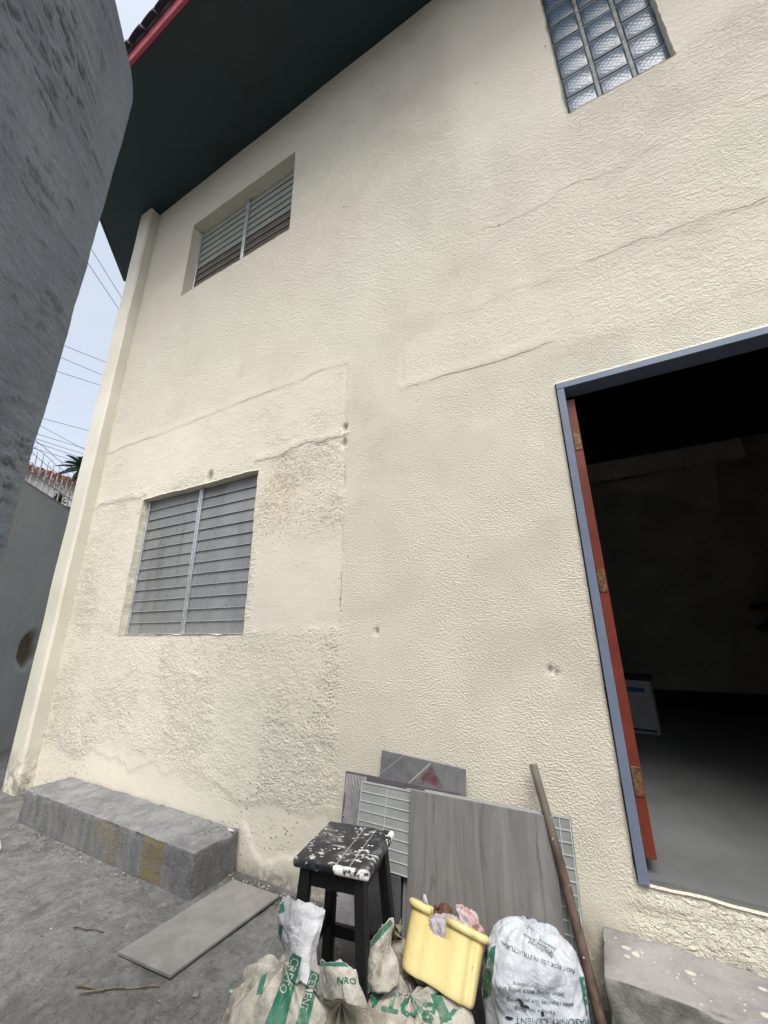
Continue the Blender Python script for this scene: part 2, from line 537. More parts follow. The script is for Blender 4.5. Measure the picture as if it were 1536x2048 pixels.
gx = np.concatenate([np.linspace(-60, -7, 14), np.linspace(-6.8, 1.6, 340), np.linspace(1.9, 60, 14)])
gy = np.concatenate([np.linspace(-60, -3.4, 14), np.linspace(-3.3, 0.12, 150), np.linspace(0.5, 60, 16)])
X, Y = np.meshgrid(gx, gy)
near = sstep(-7.5, -6.5, X) * sstep(2.0, 1.5, X) * sstep(-3.6, -3.0, Y)
Z = ground_height(X, Y) * near
me = grid_mesh('ground', np.stack([X, Y, Z], -1))
dirt_shade = sstep(0.10, -0.02, np.abs(Y + 0.06)) * 0.9 + 0.75 * sstep(-0.95, -1.2, Y) * sstep(0.38, 0.55, fbm(X * 1.7 + 3, Y * 1.7 + 8, 3, 21)) + 0.7 * sstep(-1.5, -1.1, X) * sstep(-0.9, -0.3, Y)  # near-camera darkening is a standing person's shade painted in; darker by wall and sacks too
a = me.attributes.new('dirt_shade', 'FLOAT', 'POINT')
a.data.foreach_set('value', np.clip(dirt_shade, 0, 1).reshape(-1).astype(np.float32))
g = link('ground', me, GROUND, None, True)
tag(g, 'rough stained grey concrete yard in front of the cream house', kind='structure')

# ------------------------------------------------------------------ house
house = empty('house', (0, 0, 0))
tag(house, 'cream stuccoed two storey house with louvred windows and an open doorway', 'house')
TOPZ, XL, XR = 6.76, -4.45, 3.2
T = 0.16
LW = (-3.585, -2.115, 1.268, 2.478)      # x0 x1 z0 z1 openings
UW = (-3.594, -2.010, 4.922, 6.006)
GB = (0.318, 0.882, 4.405, 5.80)
DR = (-0.004, 1.060, 0.395, 2.5135)
OPEN = [LW, UW, GB, DR]


def breaks(lo, hi, stops, step):
    pts = sorted(set([lo, hi] + [s for s in stops if lo < s < hi]))
    out = []
    for a, b in zip(pts, pts[1:]):
        n = max(1, int(round((b - a) / step)))
        out += list(np.linspace(a, b, n, endpoint=False))
    return np.array(out + [hi])


xs = breaks(XL, XR, [w[0] for w in OPEN] + [w[1] for w in OPEN], 0.0135)
zs = breaks(-0.05, TOPZ, [w[2] for w in OPEN] + [w[3] for w in OPEN], 0.0135)
X, Zz = np.meshgrid(xs, zs)
jx = (fbm(X * 9 + 5, Zz * 9 + 5, 3, 31) - 0.5) * 0.016
jz = (fbm(X * 9 + 55, Zz * 9 + 25, 3, 33) - 0.5) * 0.016
edge = np.zeros_like(X)
for (x0, x1, z0, z1) in OPEN:
    dx = np.maximum(np.maximum(x0 - X, X - x1), 0)
    dz = np.maximum(np.maximum(z0 - Zz, Zz - z1), 0)
    edge = np.maximum(edge, sstep(0.06, 0.0, np.hypot(dx, dz)))
inner = sstep(0.0, 0.1, X - XL) * sstep(0.0, 0.1, XR - X) * sstep(0.0, 0.1, TOPZ - Zz)
jam = np.ones_like(X)
dxx = np.maximum(np.maximum(DR[0] - X, X - DR[1]), 0); dzz = np.maximum(np.maximum(DR[2] - Zz, Zz - DR[3]), 0)
jam = 1 - 0.75 * sstep(0.05, 0.0, np.hypot(dxx, dzz)) * (Zz > 0.5)
# zones
wob = (fbm(X * 1.5 + 11, Zz * 1.5 + 3, 3, 41) - 0.5)
lower_left = sstep(-1.28, -1.36, X + 0.05 * wob * (Zz < 1.2) * 4) * sstep(3.20, 3.10, Zz + 0.1 * wob)
patch_door = sstep(-0.90, -0.86, X) * sstep(2.72, 2.80, Zz + 0.12 * wob) * sstep(3.24, 3.10, Zz + 0.3 * wob)
smooth_up = sstep(-0.55, -0.20, X + 0.5 * wob) * sstep(0.34, 0.30, X) * sstep(4.15, 4.75, Zz + 0.6 * wob)
smooth_up = np.maximum(smooth_up, sstep(0.84, 0.9, X) * sstep(4.25, 4.45, Zz + 0.8 * wob))
smooth_win = sstep(-2.12, -2.02, X) * sstep(-1.28, -1.36, X) * sstep(1.26, 1.34, Zz) * sstep(2.12, 1.85, Zz + 0.35 * wob)
strip_up = lower_left * sstep(2.56, 2.62, Zz)
base_band = sstep(0.55, 0.35, Zz + 0.4 * wob)
far_up = sstep(3.6, 5.6, Zz)
stucco = np.clip((1 - lower_left) * (1 - 0.62 * smooth_up) * (1 - 0.55 * patch_door), 0, 1) * (1 - 0.6 * base_band)
stucco = np.maximum(stucco, 0.12)
tn = fbm(X * 2.3 + 20, Zz * 2.3 + 8, 4, 51)
trowel = lower_left * (0.45 + 0.65 * sstep(0.38, 0.60, tn)) * (1 - 0.85 * smooth_win) * (1 - 0.4 * strip_up) * sstep(0.34, 0.46, Zz + 0.3 * wob + 0.06 * (fbm(X * 9, Zz * 9, 3, 53) - 0.5))
trowel = np.maximum(trowel, patch_door * 0.30)
trowel = np.maximum(trowel, 0.45 * sstep(-0.3, 0.4, X) * sstep(2.6, 2.75, Zz) * sstep(4.0, 3.4, Zz))
trowel = np.maximum(trowel, 0.8 * sstep(-0.1, 0.05, X) * sstep(0.46, 0.38, Zz))
trowel = np.maximum(trowel, lower_left * 0.12)
pits = lower_left * np.maximum(sstep(0.48, 0.6, fbm(X * 1.9 + 70, Zz * 1.9 + 2, 3, 61)), 0.9 * sstep(-3.7, -4.0, X + wob)) * (1 - smooth_win) * (Zz < 2.6)
pits = np.maximum(pits, sstep(-2.12, -1.98, X) * sstep(-1.32, -1.5, X) * sstep(1.72, 2.0, Zz - 0.3 * wob) * sstep(2.62, 2.5, Zz))
pits = np.maximum(pits, sstep(0.03, 0.0, np.abs(X + 1.33)) * sstep(1.2, 1.4, Zz) * sstep(2.7, 2.6, Zz) * 0.9)
stain = sstep(0.34, 0.0, np.hypot((X + 1.86) / 0.8, (Zz - 2.25) / 1.25)) * lower_left
pink = sstep(0.5, 0.66, fbm(X * 0.9 + 4.2, Zz * 0.9 + 7.4, 3, 71)) * (1 - lower_left * 0.5)
pink = np.maximum(pink, 0.8 * sstep(0.9, 0.2, np.hypot(X + 0.9, (Zz - 2.1) * 0.8)))
dirt_shade = sstep(0.10, 0.0, Zz + 0.18 * wob - 0.0) * sstep(-2.2, -1.9, X) * 0.9
dirt_shade = np.maximum(dirt_shade, 0.55 * sstep(-0.28, -0.2, X) * sstep(-0.08, -0.12, X) * sstep(0.33, 0.18, Zz))
# relief
rel = 0.010 * (fbm(X * 1.3 + 60, Zz * 1.3 + 60, 3, 81) - 0.5)
ridge = 1 - np.abs(2 * fbm(X * 7 + 13, Zz * 10 + 13, 3, 91) - 1)
rel += trowel * 0.0030 * (sstep(0.55, 1.0, ridge) - 0.3)
rel += lower_left * 0.005 * (fbm(X * 6, Zz * 6 + 9, 3, 95) - 0.5)
rel -= smooth_win * 0.003
jag = 0.30 * (fbm(X * 2.2 + 5, Zz * 2.2, 5, 55, 0.62) - 0.5)
rel += 0.0032 * (sstep(0.0, 0.012, Zz + jag - 0.36) - 1) * sstep(-1.0, -1.25, X)
rel += 0.006 * (1 - sstep(0.0, 0.013, Zz - 0.13 - 0.30 * (fbm(X * 5 + 1, X * 0 + 4, 4, 57) - 0.5) - 0.10 * sstep(-1.75, -1.98, X))) * (X < -1.25) * (X > -1.99)
# sill ripples under the door
under = sstep(-0.08, 0.02, X) * sstep(0.40, 0.36, Zz)
rel += under * 0.012 * (fbm(X * 3 + 4, Zz * 26 + 3, 3, 97) - 0.3)


CRK = []
crackon = np.zeros_like(X)


def crack(z0, xa, xb, amp, slope, seed, lip=0.003, gap=0.32):
    zc = z0 + slope * X + amp * (fbm(X * 4 + seed, X * 0 + seed, 6, seed, 0.62) - 0.5)
    on = sstep(xa - 0.04, xa, X) * sstep(xb + 0.04, xb, X) * sstep(gap, gap + 0.10, fbm(X * 3 + seed, X * 0 + 3.3, 3, seed + 1)) * sstep(0.045, 0.03, np.abs(Zz - zc))
    CRK.append(Zz - zc)
    global crackon
    crackon = np.maximum(crackon, on)
    # one side of the joint stands a little proud
    return lip * sstep(xa - 0.04, xa, X) * sstep(xb + 0.04, xb, X) * sstep(-0.006, 0.006, Zz - zc) * sstep(0.10, 0.02, Zz - zc)


rel += crack(3.15, -4.45, -1.33, 0.05, 0, 101, 0.003, 0.50)
rel += crack(2.52, -4.45, -3.55, 0.09, 0, 103, 0.004, 0.25)
rel += crack(2.55, -2.15, -1.32, 0.12, 0, 105, 0.005, 0.20)
rel += crack(2.77, -0.88, 0.0, 0.05, 0, 107, 0.003, 0.47)
rel += crack(3.20, -0.4, 3.2, 0.14, -0.02, 109, 0.0018, 0.52)
rel += crack(3.78, -0.6, 2.4, 0.20, -0.02, 111, 0.0010, 0.55)
zcv = -1.325 + 0.05 * (fbm(Zz * 5, Zz * 0 + 7, 5, 15, 0.6) - 0.5)
CRK.append(X - zcv)
crackon = np.maximum(crackon, sstep(0.03, 0.02, np.abs(X - zcv)) * sstep(1.25, 1.45, Zz) * sstep(3.15, 3.05, Zz) * sstep(0.46, 0.58, fbm(Zz * 4, Zz * 0 + 2, 3, 5)))
rel -= 0.004 * sstep(0.012, 0.004, np.abs(X + 1.325 + 0.03 * wob + 0.03 * (fbm(Zz * 9, Zz * 0 + 7, 3, 15) - 0.5))) * sstep(1.2, 1.4, Zz) * sstep(3.2, 3.1, Zz) * sstep(.3, .5, fbm(Zz * 5, Zz * 0 + 2, 2, 5))
rel -= 0.005 * sstep(0.012, 0.004, np.abs(X + 0.885)) * sstep(2.78, 2.84, Zz) * sstep(3.12, 3.06, Zz)
# circular trowel sweeps above the door
rr = np.hypot(X + 0.42, (Zz - 2.92) * 1.25)
rel += patch_door * 0.0013 * np.sin(rr * 190 + 6 * fbm(X * 5, Zz * 5, 2, 7)) * sstep(0.42, 0.15, rr) * sstep(.35, .6, fbm(X * 7, Zz * 7, 2, 17))
for (hx, hz, hr, hd) in [(-0.206, 1.112, 0.013, .014), (-0.180, 1.10, 0.010, .012), (-1.085, 1.281, 0.014, .018), (-1.087, 1.27, 0.01, .015), (-2.68, 2.535, 0.05, .02), (-1.325, 2.62, .03, .02), (-1.33, 2.5, .03, .018)]:
    rel -= hd * sstep(hr, hr * 0.3, np.hypot(X - hx, (Zz - hz) * 0.7))
    dirt_shade = np.maximum(dirt_shade, 0.8 * sstep(hr * 0.9, hr * 0.3, np.hypot(X - hx, (Zz - hz) * 0.7)))
rel += 0.003 * edge * (fbm(X * 20, Zz * 20, 2, 19) - .5)
P = np.stack([X + jx * edge * jam, -rel, Zz + jz * edge * inner * jam], -1)
nv, nu = X.shape
mask = np.ones((nv - 1, nu - 1), bool)
cx = (xs[:-1] + xs[1:]) / 2
cz = (zs[:-1] + zs[1:]) / 2
for (x0, x1, z0, z1) in OPEN:
    mask &= ~((cx[None, :] > x0) & (cx[None, :] < x1) & (cz[:, None] > z0) & (cz[:, None] < z1))
jj, ii = np.nonzero(mask)
faces = np.stack([jj * nu + ii, jj * nu + ii + 1, (jj + 1) * nu + ii + 1, (jj + 1) * nu + ii], -1)
verts = P.reshape(-1, 3)
# reveals: boundary runs of each opening pushed back into the wall
extra_v, extra_f, extra_m = [], [], []
base_n = len(verts)


def reveal(idx, depth, flip):
    n0 = base_n + len(extra_v)
    for k in idx:
        p = verts[k]
        extra_v.append((p[0], T * depth + 0.0, p[2]))
    for a in range(len(idx) - 1):
        f = (idx[a], idx[a + 1], n0 + a + 1, n0 + a)
        extra_f.append(tuple(reversed(f)) if flip else f)


for (x0, x1, z0, z1) in OPEN:
    i0, i1 = np.argmin(abs(xs - x0)), np.argmin(abs(xs - x1))
    j0, j1 = np.argmin(abs(zs - z0)), np.argmin(abs(zs - z1))
    reveal([j * nu + i0 for j in range(j0, j1 + 1)], 1, False)
    reveal([j * nu + i1 for j in range(j0, j1 + 1)], 1, True)
    reveal([j0 * nu + i for i in range(i0, i1 + 1)], 1, True)
    reveal([j1 * nu + i for i in range(i0, i1 + 1)], 1, False)
used = np.zeros(base_n, bool)
used[faces.reshape(-1)] = True
remap = -np.ones(base_n + len(extra_v), int)
keep = np.concatenate([np.nonzero(used)[0], np.arange(base_n, base_n + len(extra_v))])
remap[keep] = np.arange(len(keep))
allv = np.concatenate([verts, np.array(extra_v)])[keep]
allf = remap[np.concatenate([faces, np.array(extra_f)])]
me = bpy.data.meshes.new('front_wall')
me.from_pydata(allv.tolist(), [], allf.tolist())
me.update()
for nm, arr, ex in (('stucco', stucco, 0.12), ('trowel', trowel, 0), ('pits', pits, 0), ('stain', stain, 0), ('pink', pink, 0), ('dirt_shade', dirt_shade, 0), ('crackon', crackon, 0)) + tuple(('crack%d' % k, CRK[k], 1.0) for k in range(len(CRK))):
    vals = np.concatenate([arr.reshape(-1), np.full(len(extra_v), ex)])[keep].astype(np.float32)
    at = me.attributes.new(nm, 'FLOAT', 'POINT')
    at.data.foreach_set('value', vals)
me.materials.append(CREAM)
sm = np.ones(len(me.polygons), bool)
sm[len(faces):] = False
me.polygons.foreach_set('use_smooth', sm.tolist())
link('front_wall', me, None, house)

# corner column
bm = bmesh.new()
zz = np.linspace(-0.04, TOPZ - 0.01, 70)
cw0, cw1, cd_ = -4.70, -4.451, -0.115
ring = []
for z in zz:
    k = 0.010 * (mnoise.noise((0, 0, z * 1.3)))
    k2 = 0.008 * (mnoise.noise((3, 0, z * 1.9)))
    r = 0.02
    ring.append([bm.verts.new(p) for p in [(cw1 + k * .4, 0.03, z), (cw1 + k, cd_ + r + k2, z), (cw1 - r + k, cd_ + k2, z), (cw0 + r + k, cd_ + k2, z), (cw0 + k, cd_ + r + k2, z), (cw0 + k, 0.3, z)]])
for a, b in zip(ring, ring[1:]):
    for q in range(5):
        bm.faces.new((a[q + 1], a[q], b[q], b[q + 1]))
bm.faces.new(list(reversed(ring[-1])))
col = obj('corner_column', bm, CREAM_SMOOTH, house)

# roof: soffit, fascia, tiles
ZS = 6.752
EY = -1.03
soff = [(-4.52, EY), (4.2, EY), (4.2, 6.0), (-5.93, 6.0), (-5.93, 0.38)]
bm = bmesh.new()
lo = [bm.verts.new((x, y, ZS)) for x, y in soff]
hi = [bm.verts.new((x, y, ZS + 0.02)) for x, y in soff]
bm.faces.new(list(reversed(lo)))
bm.faces.new(hi)
for i in range(5):
    bm.faces.new((lo[i], lo[(i + 1) % 5], hi[(i + 1) % 5], hi[i]))
obj('soffit', bm, SOFFIT, house)
box_obj('fascia', (-4.53, EY - 0.035, ZS - 0.004), (4.2, EY - 0.002, ZS + 0.20), RED, house, 0.006)
bm = bmesh.new()
d45 = Vector((-1, 1, 0)).normalized()
nn = Vector((-1, -1, 0)).normalized()
p0, p1 = Vector((-4.53, EY, 0)), Vector((-5.94, 0.38, 0))
pl = [p0, p1, p1 + nn * 0.03, p0 + nn * 0.03]
lo = [bm.verts.new((p.x, p.y, ZS - 0.004)) for p in pl]
hi = [bm.verts.new((p.x, p.y, ZS + 0.2)) for p in pl]
bm.faces.new(lo)
bm.faces.new(list(reversed(hi)))
for i in range(4):
    bm.faces.new((lo[i], hi[i], hi[(i + 1) % 4], lo[(i + 1) % 4]))
bmesh.ops.recalc_face_normals(bm, faces=bm.faces)
obj('fascia', bm, SOFFIT, house)
bm = bmesh.new()
rz = 0.42
pts = [(-4.6, EY - 0.02, ZS + 0.205), (4.2, EY - 0.02, ZS + 0.205), (4.2, 2.4, ZS + 0.205 + 3.4 * rz), (-5.95, 2.4, ZS + 0.205 + 3.4 * rz), (-5.95, 0.36, ZS + 0.205 + .7 * rz)]
bm.faces.new([bm.verts.new(p) for p in pts])
pts = [(4.2, 2.4, ZS + 0.205 + 3.4 * rz), (4.2, 6, ZS + 0.205), (-5.95, 6, ZS + 0.205), (-5.95, 2.4, ZS + 0.205 + 3.4 * rz)]
bm.faces.new([bm.verts.new(p) for p in pts])
roof = obj('roof', bm, ROOF_TILE, house)
box_obj('eave_filler', (-4.6, EY - 0.05, ZS + 0.201), (4.2, EY - 0.01, ZS + 0.262), ROOF_TILE, house)
# barrel tiles along the eave
bm = bmesh.new()
N = 10
L = 0.42
for row in (0, 1):
    vs = []
    for k in range(N + 1):
        a = math.pi * k / N
        vs.append(bm.verts.new((0.115 * math.cos(a), row * L, 0.085 * math.sin(a) + row * L * rz)))
    if row == 0: first = vs
for k in range(N):
    bm.faces.new((first[k], first[k + 1], vs[k + 1], vs[k]))
r = bmesh.ops.extrude_face_region(bm, geom=bm.faces[:])
for v in [v for v in r['geom'] if isinstance(v, bmesh.types.BMVert)]:
    v.co.z += 0.018
bmesh.ops.recalc_face_normals(bm, faces=bm.faces)
tile_me = bpy.data.meshes.new('roof_tile')
bm.to_mesh(tile_me)
bm.free()
tile_me.materials.append(ROOF_TILE)
for c in range(26):
    for rw in range(2):
        o = bpy.data.objects.new('roof_tile', tile_me)
        COL.objects.link(o)
        o.parent = roof
        o.location = (-4.46 + c * 0.215 + rng.uniform(-.006, .006), EY - 0.10 + rw * 0.36, ZS + 0.165 + rw * 0.36 * rz + rng.uniform(-.005, .005) + rw * .02)
        o.rotation_euler = (0, rng.uniform(-.04, .04), rng.uniform(-.03, .03))

# house body and interior
FLZ = 0.41
box_obj('side_wall', (-4.69, 0.31, 0), (-4.45, 6.0, TOPZ - 0.01), CREAM_SMOOTH, house)
box_obj('back_wall', (-4.45, 3.95, 0.0), (3.2, 4.1, TOPZ - 0.01), INT_WALL, house)
box_obj('side_wall', (3.0, 0.165, 0.0), (3.2, 3.95, TOPZ - 0.01), INT_WALL, house)
box_obj('interior_floor', (-4.45, 0.02, FLZ - 0.12), (3.0, 3.95, FLZ), INT_FLOOR, house)
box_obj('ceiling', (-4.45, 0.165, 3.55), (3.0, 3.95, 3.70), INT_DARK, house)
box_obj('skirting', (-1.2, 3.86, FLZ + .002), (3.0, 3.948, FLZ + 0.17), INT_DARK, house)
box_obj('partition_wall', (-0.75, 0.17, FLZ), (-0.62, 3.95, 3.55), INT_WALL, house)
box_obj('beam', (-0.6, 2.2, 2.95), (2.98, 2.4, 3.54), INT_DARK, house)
box_obj('beam', (0.2, 3.2, 3.05), (1.7, 3.3, 3.3), INT_PALE, house)
# stair flight rising to the right along the back
stair = empty('staircase', (2.05, 3.0, FLZ))
stair.parent = house
for k in range(6):
    box_obj('stair_tread', (0.22 * k - 0.5, 0.0, 1.05 + 0.19 * k), (0.22 * k - 0.19, 0.85, 1.10 + 0.19 * k), INT_STAIR, stair)
for (yy0, yy1) in [(0.02, 0.06), (0.79, 0.83)]:
    bm = bmesh.new()
    pts = [(-0.5, 0.85), (0.9, 2.04), (0.9, 1.80), (-0.3, 0.78)]
    A = [bm.verts.new((x, yy0, z)) for x, z in pts]
    B = [bm.verts.new((x, yy1, z)) for x, z in pts]
    bm.faces.new(A); bm.faces.new(list(reversed(B)))
    for i in range(4):
        bm.faces.new((A[i], B[i], B[(i + 1) % 4], A[(i + 1) % 4]))
    bmesh.ops.recalc_face_normals(bm, faces=bm.faces)
    obj('stringer', bm, INT_STAIR, stair)
bm = bmesh.new()
A = [bm.verts.new((x, 3.942, z)) for x, z in [(0.375, 3.20), (1.62, 3.26), (1.55, 2.66)]]
bm.faces.new(list(reversed(A)))
r = bmesh.ops.extrude_face_region(bm, geom=bm.faces[:])
for v in [v for v in r['geom'] if isinstance(v, bmesh.types.BMVert)]: v.co.y -= 0.05
bmesh.ops.recalc_face_normals(bm, faces=bm.faces)
obj('lit_wall_triangle', bm, INT_PALE, house)  # added pale triangle: the lit part of the back wall put into colour

# door frame and door
df = empty('door_frame', (0, 0, FLZ)); df.parent = house
FW = 0.036
dz0, dz1 = 0.402 - FLZ, 2.506 - FLZ
box_obj('jamb', (0.001, -0.014, dz0), (FW, 0.10, dz1 - FW), FRAME_BLUE, df, 0.002)
box_obj('jamb', (1.02, -0.014, dz0), (1.055, 0.10, dz1 - FW), FRAME_BLUE, df, 0.002)
box_obj('head', (0.001, -0.014, dz1 - FW + .0005), (1.055, 0.10, dz1), FRAME_BLUE, df, 0.002)
door = empty('door', (FW + 0.001, 0.05, FLZ)); door.parent = house
box_obj('leaf', (0.0, 0.0, 0.05), (0.038, 0.86, 2.02), DOOR_RED, door, 0.002)
for hz in (0.30, 1.08, 1.78):
    bm = bmesh.new()
    box(bm, (0.004, -0.0035, hz - 0.05), (0.034, -0.0005, hz + 0.05), 0.0008)
    h = obj('hinge', bm, BRASS, door)
    bm = bmesh.new()
    for s in (-.033, 0, .033):
        bmesh.ops.create_circle(bm, cap_ends=True, segments=8, radius=0.003, matrix=Matrix.Translation((0.02 + s * .12, -0.0042, hz + s)) @ Matrix.Rotation(math.pi / 2, 4, 'X'))
    tag(obj('screw_heads', bm, SCREW, h), kind='stuff')

# windows
def jalousie(W, n, mats, depth, name, splitting):
    x0, x1, z0, z1 = W
    w = empty(name, ((x0 + x1) / 2, depth, z0))
    w.parent = house
    hw = (x1 - x0) / 2
    hgt = z1 - z0
    mx = 0.015
    for (a, b, nm) in [(-hw + 0.002, -hw + 0.026, 'side_channel'), (hw - 0.026, hw - 0.002, 'side_channel'), (mx - 0.022, mx - 0.003, 'mullion'), (mx + 0.003, mx + 0.022, 'mullion')]:
        box_obj(nm, (a, -0.022, 0.002), (b, 0.022, hgt - 0.002), ALU, w, 0.003)
    pitch = (hgt - 0.01) / n
    for (a, b) in [(-hw + 0.027, mx - 0.023), (mx + 0.023, hw - 0.027)]:
        for k in range(n):
            bm = bmesh.new()
            box(bm, (a, -0.003, -pitch * 0.53), (b, 0.003, pitch * 0.53), 0.0008)
            mt = mats(k, a < 0)
            o = obj('louvre_blade', bm, mt, w)
            o.location = (0, 0, 0.006 + pitch * (k + 0.5))
            tilt = splitting(k)
            o.rotation_euler = (tilt + rng.uniform(-.012, .012), 0, rng.uniform(-.002, .002))
            # thin metal edge clip along the lower lip
            bm = bmesh.new()
            box(bm, (a, -0.0055, -pitch * 0.53 - 0.0025), (b, 0.0030, -pitch * 0.53 + 0.0025), 0.001)
            obj('blade_lip', bm, ALU_DULL, o)
    return w


ALU_DULL = simple('grey_blade_lip', (0.30, 0.305, 0.31), 0.5, 0.1, 20, metal=0.0)
jalousie(LW, 13, lambda k, l: GLASS_DUST_REFL, 0.075, 'louvred_window', lambda k: math.radians(-5.5))
jalousie(UW, 11, lambda k, l: GLASS_BROWN if k < 5 else GLASS_GREEN, 0.125, 'louvred_window', lambda k: math.radians(-6 if k >= 5 else -7))  # lighter upper and browner lower blades put a reflection boundary into the colour
box_obj('dark_room_sheet', (LW[0], 0.163, LW[2] - .02), (LW[1], 0.167, LW[3] + .02), INT_DARK, house)  # added dark sheets stand in for the unlit rooms behind the louvres
box_obj('dark_room_sheet', (UW[0], 0.19, UW[2] - .02), (UW[1], 0.194, UW[3] + .02), INT_DARK, house)

# glass block window
gw = empty('glass_block_window', (0.328, 0.055, 4.418)); gw.parent = house
box_obj('mortar_bed', (-0.01, 0.012, 0.0), (0.575, 0.09, 1.5), MORTAR, gw)
bm = bmesh.new()
for k in range(1, 3):
    box(bm, (0.188 * k - 0.011, -0.004, 0), (0.188 * k + 0.011, 0.02, 1.5), 0.003)
for k in range(1, 8):
    for q in range(3):
        box(bm, (0.188 * q + 0.0115, -0.001, 0.2 * k - 0.006), (0.188 * (q + 1) - 0.0115, 0.02, 0.2 * k + 0.006), 0.002)
tag(obj('mortar_joints', bm, MORTAR, gw), kind='stuff')
bm = bmesh.new()
box(bm, (0.0115, -0.004, 0.0065), (0.1765, 0.06, 0.1935), 0.008, 2)
gme = bpy.data.meshes.new('glass_block')
bm.to_mesh(gme); bm.free()
gme.materials.append(GBLOCK)
gme.polygons.foreach_set('use_smooth', [True] * len(gme.polygons))
for r_ in range(7):
    for c_ in range(3):
        o = bpy.data.objects.new('glass_block', gme)
        COL.objects.link(o)
        o.parent = gw
        o.location = (c_ * 0.188, rng.uniform(-.002, .002), r_ * 0.2)
        o.rotation_euler = (rng.uniform(-.012, .012), rng.uniform(-.01, .01), rng.uniform(-.012, .012))

# ------------------------------------------------------------------ near tall boundary wall
E0 = Vector((-1.686, -1.419, 0))
US = Vector((1, -1, 0)).normalized()
NW = Vector((1, 1, 0)).normalized()
ss = np.concatenate([np.linspace(0, 0.1, 14), np.linspace(0.1, 1.4, 170)[1:], np.linspace(1.4, 2.2, 40)[1:], np.linspace(2.2, 6, 40)[1:]])
HT = 3.945
zz = np.concatenate([np.linspace(-0.05, 1.3, 20), np.linspace(1.3, HT, 330)[1:]])
Sg, Zg = np.meshgrid(ss, zz)
# rounded end and rounded top
RN = 0.05
off = np.zeros_like(Sg)
cut = np.maximum(0, RN - Sg)
off -= RN - np.sqrt(np.maximum(RN ** 2 - cut ** 2, 0))
cutz = np.maximum(0, RN - (HT - Zg))
off -= RN - np.sqrt(np.maximum(RN ** 2 - cutz ** 2, 0))
# rounded silhouette corner: push grid points onto a radius
RC = 0.15
sx = np.maximum(0, RC - Sg); zx = np.maximum(0, RC - (HT - Zg))
mx_ = np.maximum(np.maximum(sx, zx), 1e-9)
ln = np.hypot(sx, zx) + 1e-9
k = np.where((sx > 0) & (zx > 0), mx_ / ln, 1.0)
S2 = np.where((sx > 0) & (zx > 0), RC - sx * k, Sg)
Z2 = np.where((sx > 0) & (zx > 0), HT - RC + zx * k, Zg)
A_ = S2 * 0.96 - Z2 * 0.26 + 0.05 * fbm(S2 * 3, Z2 * 3, 2, 119)
B_ = S2 * 0.26 + Z2 * 0.96 + 0.06 * fbm(S2 * 2 + 7, Z2 * 2, 2, 118)
# scrapes stretched along the near-level trowel direction
st = fbm(A_ * 4.5 + 5, B_ * 19 + 5, 5, 121, 0.6)
st2 = fbm(A_ * 13 + 35, B_ * 52 + 5, 4, 125, 0.6)
zone = sstep(0.40, 0.60, fbm(S2 * 1.6 + 9, Z2 * 1.6 + 4, 3, 127)) * 0.75 + 0.25
pitm = sstep(0.60, 0.66, st2) * sstep(0.46, 0.60, st) * zone
reln = 0.016 * zone * (st - 0.5) + 0.007 * zone * (st2 - 0.5) - 0.007 * pitm + 0.016 * (fbm(S2 * 1.2 + 3, Z2 * 1.2 + 3, 2, 131) - 0.5)
edgefade = sstep(0.0, 0.10, Sg) * sstep(0.0, 0.10, HT - Zg)
reln *= 0.25 + 0.75 * edgefade
wig = 0.016 * (fbm(Z2 * 5 + 2, Z2 * 0 + 4, 3, 141) - 0.5) * sstep(0.2, 0.0, Sg)
P = np.zeros(Sg.shape + (3,))
for c in range(3):
    P[..., c] = E0[c] + US[c] * (S2 + wig) + NW[c] * (off + reln)
P[..., 2] = Z2 + 0.014 * (fbm(S2 * 5 + 2, S2 * 0 + 4, 3, 143) - 0.5) * sstep(0.2, 0, HT - Zg)
# back side
Pb = np.zeros_like(P)
for c in range(3):
    Pb[..., c] = E0[c] + US[c] * (S2 + wig) + NW[c] * (-0.2 - off)
Pb[..., 2] = P[..., 2]
nvv, nuu = Sg.shape
idx = np.arange(nvv * nuu).reshape(nvv, nuu)
f1 = np.stack([idx[:-1, :-1], idx[1:, :-1], idx[1:, 1:], idx[:-1, 1:]], -1).reshape(-1, 4)
off2 = nvv * nuu
f2 = f1[:, ::-1] + off2
side = np.stack([idx[:-1, 0], idx[:-1, 0] + off2, idx[1:, 0] + off2, idx[1:, 0]], -1)
topf = np.stack([idx[-1, :-1], idx[-1, :-1] + off2, idx[-1, 1:] + off2, idx[-1, 1:]], -1)
me = bpy.data.meshes.new('concrete_wall')
me.from_pydata(np.concatenate([P.reshape(-1, 3), Pb.reshape(-1, 3)]).tolist(), [], np.concatenate([f1, f2, side, topf]).tolist())
me.update()
at = me.attributes.new('pits', 'FLOAT', 'POINT')
pv = (pitm * edgefade).reshape(-1)
at.data.foreach_set('value', np.concatenate([pv, pv * 0]).astype(np.float32))
nw = link('concrete_wall', me, GREY_ROUGH, None, True)
tag(nw, 'tall rough grey concrete wall with pitted plaster close by on the left', 'wall')

